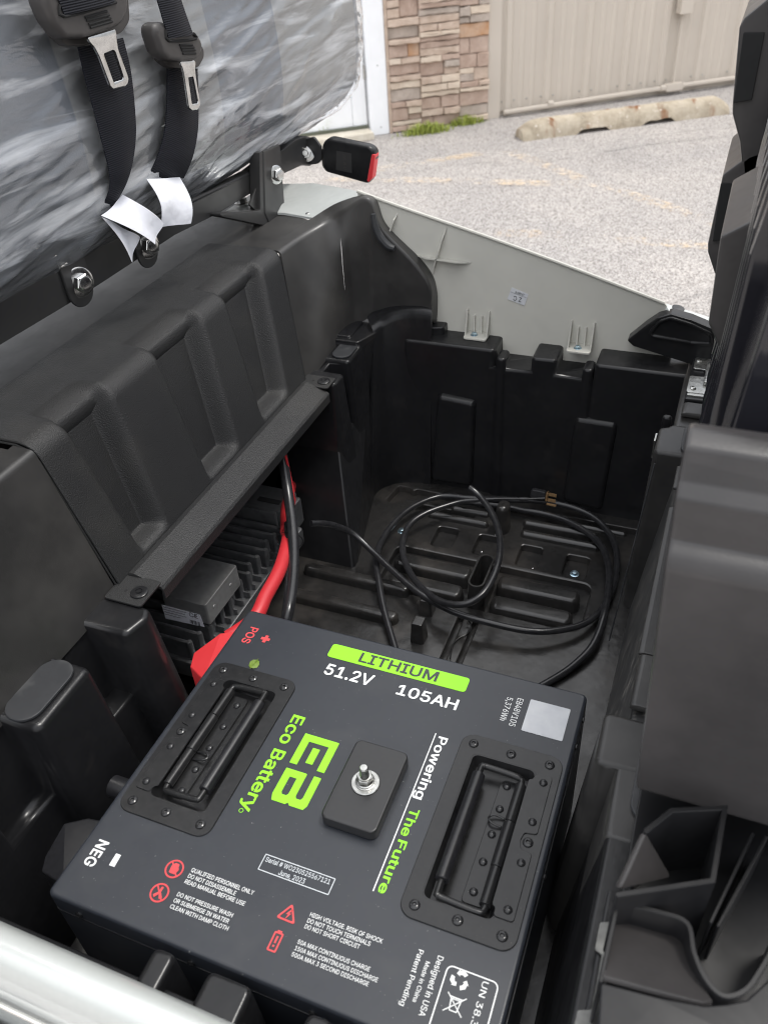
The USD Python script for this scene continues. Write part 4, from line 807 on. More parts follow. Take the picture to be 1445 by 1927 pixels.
# ---- far side panel
PY = 1.140
pan_px = [(672, 359), (760, 391), (905, 441), (1060, 497), (1180, 543), (1250, 570), (1266, 590), (1270, 640), (1240, 770), (760, 770), (690, 520), (676, 400)]
PP = np.array([at(u, v, y=PY)[[0, 2]] for u, v in pan_px])
side = put('side_panel', prism_y(PP, PY, PY + 0.004, 0.0012), body_grey, cart, label='grey green far side panel with ribs and mounting tabs')
top_edge = [at(u, v, y=PY + 0.001) for u, v in pan_px[:6]]
put('panel_lip', tube(top_edge, 0.0032, 8, 4), body_grey, side)
def fin(p, q, d=0.010, w=0.0012):
    a, b = at(*p, y=PY), at(*q, y=PY); m = (a + b) / 2
    V = np.array([a + (0, 0.001, 0), b + (0, 0.001, 0), m + (b - a) * 0.25 - (0, d, 0), m - (b - a) * 0.25 - (0, d, 0)])
    e = np.array([1, 0, 0]) if abs((b - a)[2]) > abs((b - a)[0]) else np.array([0, 0, 1])
    put('panel_rib', trimesh.convex.convex_hull(np.vstack([V + e * w, V - e * w])), body_grey, side)
zz5 = lambda x, y: (640 + x * .4567, 340 + y * .4567)
fin(zz5(237, 130), zz5(203, 222)); fin(zz5(441, 180), zz5(378, 395)); fin(zz5(300, 303), zz5(548, 338))
def tab(u0, u1, v, su, sv):
    a, b = at(u0, v, z=RZ + 0.004), at(u1, v + 3, z=RZ + 0.004); w = b[0] - a[0]; xc = (a[0] + b[0]) / 2; yf = (a[1] + b[1]) / 2
    t = put('mounting_tab', box(xc - w / 2, xc + w / 2, yf, PY + 0.002, RZ + 0.0005, RZ + 0.0045, 0.001, 0.005), body_grey, side)
    for k, hh in ((-1, 0.045), (-0.36, 0.034), (0.32, 0.034), (1, 0.045)):
        x_ = xc + k * (w / 2 - 0.0012)
        put('tab_fin', prism_x([(yf + (0.010 if abs(k) == 1 else 0.024), RZ + 0.0035), (PY + 0.001, RZ + 0.0035), (PY + 0.001, RZ + 0.004 + hh), (PY - 0.006, RZ + 0.004 + hh)], x_ - 0.0013, x_ + 0.0013, 0.0003), body_grey, t)
    s = at(su, sv, z=RZ + 0.004); bolt((s[0], s[1], RZ + 0.004), (0, 0, 1), 0.0050, blue_zinc, t, 'tab_screw')
tab(870, 914, 636, 892, 630); tab(1064, 1110, 661, 1087, 655)
sk = np.array([at(u, v, y=PY)[[0, 2]] for u, v in ((963, 540), (994.5, 553), (987, 574.5), (954.5, 562))])
stk = put('sticker', prism_y(sk, PY - 0.0007, PY - 0.0002, 0.0001), label_white, side)
def wall_text(s, A, B, C, yv, mat, parent, flip=False):
    a, b, c = (at(*q, y=yv) for q in (A, B, C)); X = b - a; L_ = np.linalg.norm(X); X /= L_; Yv = c - a; Yv -= X * (X @ Yv); H_ = np.linalg.norm(Yv); Yv /= H_
    m = meshkit.text_mesh(s, H_, 0.0002); x0, x1 = m.bounds[0][0], m.bounds[1][0]; m.apply_translation((-x0, 0, 0)); m.apply_scale([L_ / (x1 - x0), 1, 1])
    T = np.eye(4); T[:3, 0], T[:3, 1], T[:3, 2], T[:3, 3] = X, Yv, np.cross(X, Yv), a
    put('lettering', tf(m, T), mat, parent, smooth=False)
wall_text('Z C', (982, 560), (967, 556), (979.5, 568), PY - 0.0008, dark_print, stk)
put('printed_line', tube([at(960.5, 548.5, y=PY - 0.0008), at(992, 560.5, y=PY - 0.0008)], 0.0002, 5, 0), dark_print, stk)
wall_text('J34BM B', (987, 553), (970, 547.5), (986, 556.5), PY - 0.0008, dark_print, stk)

# front corner moulding and the painted cap above it
cm = np.array([at(u, v, y=1.105)[[0, 2]] for u, v in ((1178, 644), (1212, 617), (1236, 601), (1262, 594), (1300, 605), (1352, 627), (1372, 700), (1300, 690), (1190, 655))])
put('corner_moulding', union([prism_y(cm, 1.112, PY - 0.002, 0.0025, 0.003)]), tub_p, cart, smooth=40)
ci_ = np.array([at(u, v, y=1.111)[[0, 2]] for u, v in ((1218, 630), (1242, 604), (1262, 598), (1300, 610), (1338, 628), (1340, 648), (1300, 645))])
put('corner_recess', loft([fillet(ci_, 0.006, 4)], [(0.003, 0), (0.0022, 0.003), (0, 0.004), (-0.003, 0.003), (-0.004, 0.0005)]).apply_transform(np.array([[1, 0, 0, 0], [0, 0, -1, 1.1122], [0, 1, 0, 0], [0, 0, 0, 1.0]])), tub_p, cart, smooth=50)
capP = [at(1250, 570, y=1.150), at(1375, 609, y=1.150), at(1362, 628, y=1.118), at(1263, 591, y=1.118)]
nrm = np.cross(capP[1] - capP[0], capP[3] - capP[0]); nrm = -nrm / np.linalg.norm(nrm); nrm = nrm if nrm[2] > 0 else -nrm
put('painted_cap', trimesh.convex.convex_hull(np.vstack([np.array(capP), np.array(capP) - nrm * 0.010])), body_out, cart)
plug_c = at_plane(1276, 580, capP[0], nrm)
put('cap_plug', lathe([(0.0105, -0.001), (0.0105, 0.0015), (0.008, 0.0025), (1e-5, 0.0026)], aim(plug_c, nrm), 24), pad_r, cart)

# ---- rear moulding: sloping face, corner and flange
RT, RB = np.array([-0.195, 0, 1.025]), np.array([-0.131, 0, 0.818])
colsT = [np.array([-0.195, y_, 1.025]) for y_ in (-0.35, 0.1, 0.33, 0.7, 0.978)] + [at(610, 418, x=-0.165), at(655, 391, x=-0.122), at(692, 372, y=1.113), at(719, 428, y=1.113), at(785, 500, y=1.110), at(811, 545, y=1.107), at(806, 600, y=1.103)]
colsB = [np.array([-0.131, y_, 0.818]) for y_ in (-0.35, 0.1, 0.33, 0.7, 0.888)] + [at(612, 680, z=0.83), at(652, 628, z=0.835), at(690, 600, z=0.85), at(722, 590, y=1.112), at(765, 590, y=1.110), at(800, 600, y=1.108), at(800, 650, y=1.103)]
colsO = [c + np.array([-0.03, 0, 0.001]) for c in colsT[:5]] + [colsT[5] + (-0.03, 0.01, 0.002), colsT[6] + (-0.022, 0.022, 0.004), at(702, 369, y=PY - 0.001), at(729, 424, y=PY - 0.001), at(800, 496, y=PY - 0.001), at(822, 543, y=PY - 0.001), at(822, 610, y=PY - 0.001)]
colsO2 = [c + np.array([-0.23, 0, -0.004]) for c in colsT[:5]] + [colsT[5] + (-0.23, 0.06, 0.0), colsT[6] + (-0.20, 0.10, 0.0)]
S_T, S_B, S_O = spline(colsT, 8), spline(colsB, 8), spline(colsO, 8)
L_T, L_B = np.array([(-0.195, y_, 1.025) for y_ in np.linspace(-0.35, 0.344, 6)]), np.array([(-0.131, y_, 0.818) for y_ in np.linspace(-0.35, 0.335, 6)])
mould = []
for TT, BB, OO in ((L_T, L_B, L_T + (-0.03, 0, 0.001)), (S_T[32:], S_B[32:], S_O[32:])):
  rows = []
  for t_, b_, o_ in zip(TT, BB, OO):
      d1 = (o_ - t_); d2 = (b_ - t_); l1, l2 = np.linalg.norm(d1), np.linalg.norm(d2); R_ = min(0.008, 0.4 * l1, 0.4 * l2)
      p0, p2 = t_ + d1 / l1 * R_, t_ + d2 / l2 * R_
      arc = [(1 - a) ** 2 * p0 + 2 * a * (1 - a) * t_ + a * a * p2 for a in (0, .25, .5, .75, 1)]
      rows.append([o_] + arc + [t_ + d2 * (R_ / l2 + (1 - R_ / l2) * k) for k in (0.15, 0.35, 0.6, 0.8, 1.0)])
  put('rear_moulding', sheet(np.array(rows)[:, ::-1], 0.004), deck_p, cart, smooth=50)
# scratch across the corner face
scr = pbr('scratch_mark', (0.42, 0.41, 0.40), rough=(0.6, 0.7))
# deck behind the ridge
dk = np.array([(-0.222, -0.35), (-0.222, 0.338), (-0.335, 0.338), (-0.335, 0.982), (-0.222, 0.982), (-0.196, 1.075), (-0.150, 1.10), (-0.24, 1.145), (-0.42, 1.20), (-0.60, 1.15), (-0.60, -0.35)])
put('rear_deck', loft([fillet(dk, 0.004, 2)], bev(1.012, 1.0245, 0.002, 2)), deck_p, cart)
gd = [at(u, v, z=z_) for u, v, z_ in ((702, 367, 1.066), (660, 356, 1.062), (590, 344, 1.05), (500, 346, 1.035), (425, 396, 1.030), (535, 400, 1.030), (588, 409, 1.030), (604, 413, 1.031), (645, 386, 1.050))]
gdP = np.array(gd); cgd = gdP.mean(0)
Vv = np.vstack([gdP, gdP - (0, 0, 0.004)]); n_ = len(gdP)
put('upper_body_panel', trimesh.Trimesh(np.vstack([Vv, [cgd], [cgd - (0, 0, 0.004)]]), [(k, (k + 1) % n_, 2 * n_) for k in range(n_)] + [(n_ + (k + 1) % n_, n_ + k, 2 * n_ + 1) for k in range(n_)] + [f for k in range(n_) for f in ((k, n_ + k, n_ + (k + 1) % n_), (k, n_ + (k + 1) % n_, (k + 1) % n_))], process=False), body_out, cart, smooth=20)
rv = at(580, 402, z=1.031); put('panel_rivet', dome(0.006, 0.003, aim(rv, (0, 0, 1)), 14), chrome, cart)
bump_s = at(722, 445, y=1.108)
br = [at(u, v, y=1.106) for u, v in ((702, 402), (706, 425), (716, 446), (730, 462), (742, 467))]
put('bump_stop', tube(br, [0.004, 0.0065, 0.0075, 0.0075, 0.005], 10, 5), pad_r, cart)
# scratches lie on the face
for A, B, w_ in (((640, 450), (649, 545), 0.0006), ((641, 448), (645, 500), 0.0009)):
    tt = [0.25, 0.5, 0.75]
    i_ = int(5.55 * 8)
    n0 = np.cross(S_T[i_ + 1] - S_T[i_], S_B[i_] - S_T[i_]); n0 /= np.linalg.norm(n0); n0 = n0 if n0[0] > 0 else -n0
    a_, b_ = (at_plane(*q, S_T[i_] + n0 * 0.0012, n0) for q in (A, B))
    put('scratch', tube([a_, (a_ + b_) / 2, b_], [0.0001, w_, 0.0001], 5, 4), scr, cart)

# ---- ribbed access panel
ybot = (0.338, 0.883); ytop = (0.347, 0.975)
rec = [(118, 204), (291, 379), (423, 493)]
ridge_y = lambda u: at(u, 828 + (u - 60) * (475 - 828) / (525 - 60), x=-0.195)[1]
rec_s = [((ridge_y(a) - ytop[0]) / (ytop[1] - ytop[0]), (ridge_y(b) - ytop[0]) / (ytop[1] - ytop[0])) for a, b in rec]
def sstep(a, b, x): t = np.clip((x - a) / (b - a), 0, 1); return t * t * (3 - 2 * t)
prof = [(-0.335, 1.0262), (-0.25, 1.0268), (-0.222, 1.0272)] + [(-0.222 + 0.030 * math.sin(a), 1.0272 - 0.030 * (1 - math.cos(a)) * 0.9) for a in np.linspace(0.15, 1.27, 9)]
end = np.array(prof[-1]); bt_ = np.array([-0.127, 0.822])
prof += [tuple(end + (bt_ - end) * k) for k in np.linspace(0.03, 1, 56)]
prof = np.array(prof); arcl = np.r_[0, np.cumsum(np.linalg.norm(np.diff(prof, axis=0), axis=1))]
tg = np.gradient(prof, axis=0); tg /= np.linalg.norm(tg, axis=1, keepdims=True); nr = np.c_[-tg[:, 1], tg[:, 0]]; nr[nr[:, 1] < 0] *= -1
NS = 240; Gp = np.zeros((NS, len(prof), 3))
l_r = arcl[7]; l_e = arcl[-1]
for i in range(NS):
    s = i / (NS - 1)
    for j in range(len(prof)):
        w_ = np.clip((arcl[j] - l_r) / (l_e - l_r), 0, 1)
        y0, y1 = ytop[0] + (ybot[0] - ytop[0]) * w_, ytop[1] + (ybot[1] - ytop[1]) * w_
        dpt = 0.0
        for a, b in rec_s:
            shrink = 0.020 * w_
            m_ = sstep(a - 0.008 + shrink, a + 0.010 + shrink, s) * (1 - sstep(b - 0.034 - shrink, b + 0.006 - shrink, s))
            dpt += m_
        tm = sstep(l_r - 0.035, l_r + 0.004, arcl[j]) * (1 - sstep(0.84, 0.925, w_))
        off = -0.029 * dpt * tm
        Gp[i, j] = (prof[j, 0] + nr[j, 0] * off, y0 + (y1 - y0) * s, prof[j, 1] + nr[j, 1] * off)
put('access_panel', sheet(Gp, 0.003), grain_p, cart, smooth=True)
gap_p = pbr('seam_shadow', (0.004, 0.004, 0.004), rough=(0.8, 0.9))
for yT, yB in ((ytop[0] - 0.0015, ybot[0] - 0.0015), (ytop[1] + 0.0015, ybot[1] + 0.0015)):
    put('panel_seam', tube([(-0.337, yT, 1.0255), (-0.222, yT, 1.0262), (-0.203, yT, 1.021), (-0.1935, yT, 1.007), (-0.129, yB, 0.822)], 0.0014, 6, 0), gap_p, cart)
put('panel_seam', tube([(-0.337, ytop[0], 1.0252), (-0.337, ytop[1], 1.0252)], 0.0014, 6, 0), gap_p, cart)

# ---- flange strip under the panel, held by two push rivets
fl = prism_y([(-0.134, 0.828), (-0.126, 0.838), (-0.118, 0.839), (-0.080, 0.826), (-0.0765, 0.822), (-0.0765, 0.806), (-0.0795, 0.806), (-0.0800, 0.820), (-0.119, 0.8335), (-0.130, 0.822)], 0.357, 0.872, 0.0008)
flange = put('flange_strip', fl, grain_p, cart, smooth=40)
for y0, y1, yc in ((0.312, 0.360, 0.333), (0.869, 0.906, 0.889)):
    put('flange_tab', loft([fillet(np.array([(-0.134, y0), (-0.078, y0), (-0.078, y1), (-0.134, y1)]), 0.004, 3)], bev(0.8312, 0.8342, 0.0008, 2)), grain_p, flange)
    put('push_rivet', lathe([(0.0115, 0), (0.0112, 0.0015), (0.0095, 0.0026), (0.0048, 0.0028), (0.0046, 0.0018), (0.0036, 0.0018), (0.0034, 0.0030), (1e-5, 0.0032)], aim((-0.094, yc, 0.8342), (0, 0, 1)), 24), tub_p, flange)
    put('rivet_slot', lathe([(0.0022, 0), (0.0022, 0.0003), (1e-5, 0.0003)], aim((-0.113, yc - 0.002, 0.8342), (0, 0, 1)), 10), gap_p, flange)
# added walls under the deck, put in to block light from the cavity
put('added_back_screen', box(-0.50, -0.48, -0.3, 1.2, 0.35, 1.0, 0.002), tub_p, cart)
put('added_floor_screen', box(-0.49, -0.16, -0.3, 1.2, 0.36, 0.375, 0.002), tub_p, cart)
put('added_side_screen', box(-0.49, -0.21, 0.90, 0.92, 0.36, 1.0, 0.002), tub_p, cart)
put('added_side_screen', box(-0.49, -0.215, 0.20, 0.22, 0.36, 1.0, 0.002), tub_p, cart)
# underbody so that the bay stands on something
put('underbody', box(-0.50, 0.60, -0.10, 1.16, 0.20, 0.355, 0.01), tub_p, cart)

# ============================================================ seat frame bar, bracket, bolts
frame_m = pbr('black_powder_coat', (0.015, 0.015, 0.0155), (0.019, 0.0185, 0.018), rough=(0.34, 0.46), cscale=9, rscale=30, bump=[(900, 0.00004)])
def prism_px(pix, x=None, y=None, t=0.004, b=0.001, r=None):
    """outline sighted on a vertical plane x or y, given thickness t away from the viewer"""
    if x is not None:
        P = np.array([at(u, v, x=x)[[1, 2]] for u, v in pix]); return prism_x(P, x - t, x, b, r)
    P = np.array([at(u, v, y=y)[[0, 2]] for u, v in pix]); return prism_y(P, y, y + t, b, r)
BXF = -0.31
sf = put('seat_frame', prism_px([(-160, 652), (0, 563), (160, 475), (330, 398), (480, 322), (556, 262), (577, 255), (592, 260), (597, 285), (594, 305), (584, 312), (570, 310), (531, 328), (410, 402), (330, 442), (150, 560), (0, 650), (-160, 745)], x=BXF, t=0.030, b=0.002), frame_m, cart, smooth=40)
put('bar_lip', [tube([at(-160, 650, x=BXF - 0.004), at(0, 561, x=BXF - 0.004), at(160, 473, x=BXF - 0.004), at(480, 320, x=BXF - 0.004)], 0.004, 8, 4)], frame_m, sf)
put('bracket', union([prism_px([(496, 284), (527, 270), (537, 396), (528, 408), (508, 421), (499, 400)], x=-0.285, t=0.006, b=0.002), prism_px([(489, 287), (497, 284), (508, 421), (499, 424), (420, 408), (405, 402), (490, 395)], x=-0.287, t=0.022, b=0.002)]), frame_m, sf, smooth=40)
put('bracket_gusset', prism_px([(470, 385), (492, 330), (498, 400), (488, 402)], x=-0.295, t=0.004, b=0.0008), frame_m, sf)
zb1 = at(455, 378, z=1.040)
bolt((zb1[0], zb1[1], 1.036), (0, 0, 1), 0.010, chrome, sf, 'frame_bolt', 0.008)
def xbolt(u, v, x, r, parent, n=(0.93, -0.32, 0.12), name='frame_bolt', h=None):
    bolt(at(u, v, x=x), n, r, chrome, parent, name, h)
xbolt(519, 328, -0.283, 0.0115, sf, h=0.010)
for u, v in ((144, 530), (271, 460)):
    p = at(u, v, x=BXF + 0.001)
    put('anchor_plate', tf(loft([rr(0.050, 0.105, 0.024, 6, (0, 0.018))], bev(0, 0.004, 0.0012, 2)), frame(p, (0.0, 1.0, 0), (-0.05, 0, 1.0))), frame_m, sf)
    bolt(p + (0.005, 0, 0), (0.93, -0.32, 0.10), 0.0130, chrome, sf, 'anchor_bolt', 0.014, flange=1.6)

# ============================================================ wrapped backrest
def back_sec(a, grow=0.0):
    """cross-section of the backrest: a in 0..1 from the rear bottom round the front to the top"""
    pts = np.array([(-0.56, 1.130), (-0.47, 1.106), (-0.395, 1.104), (-0.340, 1.120), (-0.306, 1.153), (-0.289, 1.205), (-0.284, 1.28), (-0.289, 1.36), (-0.300, 1.46), (-0.318, 1.60), (-0.345, 1.72), (-0.40, 1.80), (-0.50, 1.82)])
    return pts
SEC = spline(back_sec(0), 6)
YA, YB = -0.25, 1.690
def cushion_pt(u, v, extra=0.0):
    """u along the seat, v round the section"""
    k = v * (len(SEC) - 1); i = min(int(k), len(SEC) - 2); p = SEC[i] + (SEC[i + 1] - SEC[i]) * (k - i)
    e = 1.0
    y = YA + (YB - YA) * u
    dist = YB - y; R_ = 0.17
    if dist < R_: e = math.sqrt(max(0.0, 1 - ((R_ - dist) / R_) ** 2.4))
    c = np.array([-0.44, 1.30]); q = p - c; ee = 0.28 + 0.72 * e if e > 0 else 0.28
    # only the front and the bottom draw in towards the rounded end
    q = q * np.array([ee, 1 - (1 - ee) * 0.42 * (1 if q[1] < 0 else 0.3)])
    return np.array([c[0] + q[0], y, c[1] + q[1]])
vinyl = usdkit.material(stage, '/World/Looks/two_tone_vinyl', {
    'g': ('geometry', {}), 's': ('separate_xyz', {}), 'zr': ('map_range', {'from_min': 1.165, 'from_max': 1.200, 'clamp': True}),
    'w': ('math', {'math_type': 'pingpong', 'value2': 0.28}), 'wr': ('map_range', {'from_min': 0.105, 'from_max': 0.109, 'clamp': True}),
    'n': ('noise_texture', {'scale': 5.0, 'detail': 3.0}), 'cream': ('mix_color', {'a': (0.43, 0.425, 0.405), 'b': (0.52, 0.51, 0.485)}),
    'grey': ('mix_color', {'a': (0.19, 0.215, 0.255), 'b': (0.24, 0.265, 0.305)}), 'st': ('mix_color', {}), 'navy': ('mix_color', {'a': (0.035, 0.055, 0.080)}), 'p': ('principled_bsdf', {'roughness': 0.45}),
    'bn': ('noise_texture', {'scale': 400.0}), 'b': ('bump', {'distance': 0.0003})},
    [('g.position', 's.vector'), ('s.z', 'zr.value'), ('s.y', 'w.value1'), ('w.value', 'wr.value'), ('g.position', 'n.vector'), ('n.fac', 'cream.fac'), ('n.fac', 'grey.fac'), ('cream.result', 'st.b'), ('grey.result', 'st.a'), ('wr.result', 'st.fac'),
     ('zr.result', 'navy.fac'), ('st.result', 'navy.b'), ('navy.result', 'p.base_color'), ('g.position', 'bn.vector'), ('bn.fac', 'b.height'), ('b.normal', 'p.normal')], surface='p.BSDF')
film = usdkit.material(stage, '/World/Looks/clear_plastic_film', {
    't': ('transparent_bsdf', {'color': (0.96, 0.965, 0.97)}), 'gl': ('glossy_bsdf', {'roughness': 0.30, 'color': (1, 1, 1)}), 'gs': ('glossy_bsdf', {'roughness': 0.05, 'color': (1, 1, 1)}), 'd': ('diffuse_bsdf', {'color': (0.80, 0.82, 0.85)}),
    'g': ('geometry', {}), 'm': ('mapping', {'rotation': (0.22, 0.0, 0.0), 'scale': (5.0, 3.4, 26.0)}), 'n': ('noise_texture', {'scale': 1.0, 'detail': 5.0, 'roughness': 0.6, 'distortion': 0.8}), 'b': ('bump', {'distance': 0.0030, 'strength': 1.0}),
    'm2': ('mapping', {'rotation': (0.26, 0.05, 0.0), 'scale': (14.0, 7.0, 70.0)}), 'n2': ('noise_texture', {'scale': 1.0, 'detail': 3.0}), 'b2': ('bump', {'distance': 0.0020, 'strength': 1.0}),
    'f': ('fresnel', {'IOR': 1.6}), 'mg': ('mix_closure', {'fac': 0.85}), 'mx': ('mix_closure', {}), 'mx2': ('mix_closure', {}), 'fr': ('map_range', {'from_min': 0.50, 'from_max': 0.70, 'to_min': 0.07, 'to_max': 0.50, 'clamp': True})},
    [('g.position', 'm.vector'), ('m.vector', 'n.vector'), ('n.fac', 'b.height'), ('g.position', 'm2.vector'), ('m2.vector', 'n2.vector'), ('n2.fac', 'b2.height'), ('b.normal', 'b2.normal'), ('b2.normal', 'gl.normal'), ('b2.normal', 'gs.normal'), ('b2.normal', 'f.normal'),
     ('gl.BSDF', 'mg.closure1'), ('gs.BSDF', 'mg.closure2'), ('f.fac', 'mx.fac'), ('mx2.closure', 'mx.closure1'), ('mg.closure', 'mx.closure2'), ('n.fac', 'fr.value'), ('fr.result', 'mx2.fac'), ('t.BSDF', 'mx2.closure1'), ('d.BSDF', 'mx2.closure2')], surface='mx.closure')
Gc = grid(200, 110, cushion_pt)
_n = np.cross(Gc[61, 50] - Gc[60, 50], Gc[60, 51] - Gc[60, 50]); out_sign = 1 if _n[0] > 0 else -1
seat_back = put('backrest', sheet(Gc, 0.006 if out_sign > 0 else -0.006), vinyl, cart, smooth=True, label='grey and cream backrest wrapped in wrinkled clear plastic')
# film: lies over the cushion with creases that run down and towards the far end
NU, NV = 420, 210
Gf = grid(NU, NV, lambda u, v: cushion_pt(min(u * 1.0, 1), v))
du, dv = np.gradient(Gf, axis=0), np.gradient(Gf, axis=1); nf = np.cross(du, dv); nf /= np.maximum(np.linalg.norm(nf, axis=2, keepdims=True), 1e-9)
if nf[NU // 3, NV // 2, 0] < 0: nf = -nf
yy_, zz_2 = Gf[:, :, 1], Gf[:, :, 2] + 0.3 * Gf[:, :, 0]
al = 0.16; ca, sa = math.cos(al), math.sin(al)
A_, B_ = yy_ * ca + zz_2 * sa, -yy_ * sa + zz_2 * ca
warp = (meshkit.fbm(np.stack([yy_ * 3, zz_2 * 3, yy_ * 0], -1), 3, 4) - 0.5) * 0.09
r1 = meshkit.fbm(np.stack([A_ * 2.6, (B_ + warp) * 19, A_ * 0], -1), 4, 1); ridge = 1 - np.abs(2 * r1 - 1); ridge = np.clip((ridge - 0.62) / 0.38, 0, 1) ** 1.4
r2 = meshkit.fbm(np.stack([A_ * 7, (B_ + warp * 1.4) * 46, A_ * 0 + 3], -1), 3, 2); ridge2 = np.clip((1 - np.abs(2 * r2 - 1) - 0.7) / 0.3, 0, 1)
big = meshkit.fbm(np.stack([yy_ * 4, zz_2 * 6, yy_ * 0 + 9], -1), 3, 3) - 0.4
disp = 0.004 + 0.006 * ridge + 0.0018 * ridge2 + 0.004 * np.clip(big, 0, 1)
FV = (Gf + nf * disp[:, :, None]).reshape(-1, 3); _i = (np.arange(NU - 1)[:, None] * NV + np.arange(NV - 1)).ravel()
FF = np.vstack([np.stack([_i, _i + NV, _i + NV + 1], 1), np.stack([_i, _i + NV + 1, _i + 1], 1)])
put('plastic_wrap', trimesh.Trimesh(FV, FF if out_sign > 0 else FF[:, ::-1], process=False), film, seat_back, smooth=True)

# ============================================================ seat belts
webbing = usdkit.material(stage, '/World/Looks/belt_webbing', {
    'g': ('geometry', {}), 'w': ('wave_texture', {'wave_type': 'bands', 'bands_direction': 'z', 'scale': 120.0, 'distortion': 0.3, 'detail': 1.0}), 'b': ('bump', {'distance': 0.0008, 'strength': 0.8}),
    'r': ('rgb_ramp', {'ramp': [(0.0, (0.006, 0.0066, 0.010)), (1.0, (0.012, 0.013, 0.018))]}), 'p': ('principled_bsdf', {'roughness': 0.6, 'specular_ior_level': 0.22})},
    [('g.position', 'w.vector'), ('w.fac', 'b.height'), ('w.fac', 'r.fac'), ('r.color', 'p.base_color'), ('b.normal', 'p.normal')], surface='p.BSDF')
cover_m = pbr('belt_tongue_cover', (0.036, 0.033, 0.032), (0.045, 0.041, 0.039), rough=(0.42, 0.55), cscale=30, bump=[(800, 0.0001)])
paper = pbr('white_cloth_label', (0.74, 0.75, 0.80), (0.80, 0.81, 0.85), rough=(0.7, 0.85), cscale=12, bump=[(50, 0.0015)])
def ribbon(Lp, Rp, t=0.0022, n=8):
    """webbing between sighted left and right edges; every point is (u, v, x)"""
    a = spline([at(u, v, x=x) for u, v, x in Lp], n); b = spline([at(u, v, x=x) for u, v, x in Rp], n)
    k = np.linspace(0, 1, 9)[None, :, None]
    G_ = a[:, None] * (1 - k) + b[:, None] * k
    G_[:, :, 0] += 0.004 * np.sin(np.pi * k[:, :, 0])
    return sheet(G_, t)
def belt(label, up, low, outline, slot_line, vents, tongue, tongue_hole, xs):
    b = thing('seat_belt', label, 'seat belt', 'seat belts hanging over the backrest')
    put('webbing', ribbon(*up), webbing, b, smooth=60)
    put('webbing', ribbon(*low), webbing, b, smooth=60)
    c = put('tongue_cover', prism_px(outline, x=xs, t=0.026, b=0.007, r=0.012), cover_m, b, smooth=50)
    put('cover_back', prism_px([(u + 3 if i % 2 else u, v + 14) for i, (u, v) in enumerate(outline)], x=xs - 0.024, t=0.014, b=0.003, r=0.010), cover_m, c)
    for p, q in vents:
        a_, b_ = at(*p, x=xs + 0.0004), at(*q, x=xs + 0.0004)
        put('vent_slot', tube([a_, b_], 0.0016, 6, 0), gap_p, c)
    put('webbing_slot', tube([at(*p, x=xs + 0.0005) for p in slot_line], 0.0020, 6, 3), gap_p, c)
    To = np.array([at(u, v, x=xs - 0.006)[[1, 2]] for u, v in tongue]); Th = np.array([at(u, v, x=xs - 0.006)[[1, 2]] for u, v in tongue_hole])
    m = loft([fillet(To, 0.003, 3), fillet(Th, 0.002, 3)], [(-0.0012, 0), (0, 0.001), (0, 0.003), (-0.0012, 0.004)]); T = np.eye(4)
    T[:3, 0], T[:3, 1], T[:3, 2], T[:3, 3] = (0, 1, 0), (0, 0, 1), (1, 0, 0), (xs - 0.010, 0, 0)
    put('tongue', tf(m, T), chrome, b, smooth=40)
    return b
xs1 = -0.232
b1 = belt('left seat belt with large bright tongue above twisted white label', 
     ([(68, -60, -0.2300), (105, -12, -0.2300), (122, 28, -0.2305)], [(180, -70, -0.2300), (207, -30, -0.2300), (217, 4, -0.2305)]),
     ([(148, 88, -0.258), (160, 140, -0.258), (176, 200, -0.258), (192, 262, -0.259), (206, 320, -0.262), (207, 355, -0.270), (196, 385, -0.283), (189, 405, -0.292)], [(232, 70, -0.258), (246, 130, -0.258), (254, 200, -0.258), (256, 255, -0.259), (250, 305, -0.262), (238, 345, -0.270), (220, 378, -0.283), (200, 402, -0.292)]),
     [(70, -60), (84, 5), (98, 38), (122, 72), (160, 72), (208, 56), (232, 46), (243, 24), (244, -5), (236, -60), (150, -80)],
     [(112, 8), (122, 30), (218, 3)], [((160, 32), (201, 20)), ((163, 38), (205, 27)), ((167, 45), (208, 33)), ((170, 51), (211, 39))],
     [(162, 70), (220, 53), (220, 66), (223, 90), (243, 145), (242, 156), (236, 162), (213, 167), (207, 160), (187, 105), (178, 88)], [(196, 100), (214, 93), (217, 96), (233, 145), (231, 149), (215, 154)], xs1)
xs2 = -0.235
b2 = belt('right seat belt with small bright tongue above flat white label',
     ([(285, -40, -0.2330), (300, 10, -0.2330), (318, 72, -0.2335)], [(330, -40, -0.2330), (345, 10, -0.2330), (364, 64, -0.2335)]),
     ([(316, 128, -0.262), (315, 190, -0.262), (310, 250, -0.263), (295, 300, -0.270), (277, 336, -0.285)], [(372, 128, -0.262), (374, 190, -0.262), (372, 250, -0.263), (362, 298, -0.270), (346, 335, -0.285)]),
     [(287, 40), (292, 62), (304, 100), (318, 112), (342, 116), (372, 112), (385, 94), (383, 76), (372, 62), (350, 56), (310, 40)],
     [(312, 55), (318, 76), (368, 72), (364, 62)], [((338, 84), (362, 83.5)), ((340, 89), (365, 88.5)), ((342, 94), (367, 93.5)), ((344, 100), (368, 99.5))],
     [(337, 114), (370, 113), (368, 128), (369, 140), (378, 196), (374, 205), (362, 207), (356, 202), (347, 140), (344, 126)], [(355, 145), (364, 143), (373, 190), (372, 194), (362, 195)], xs2)
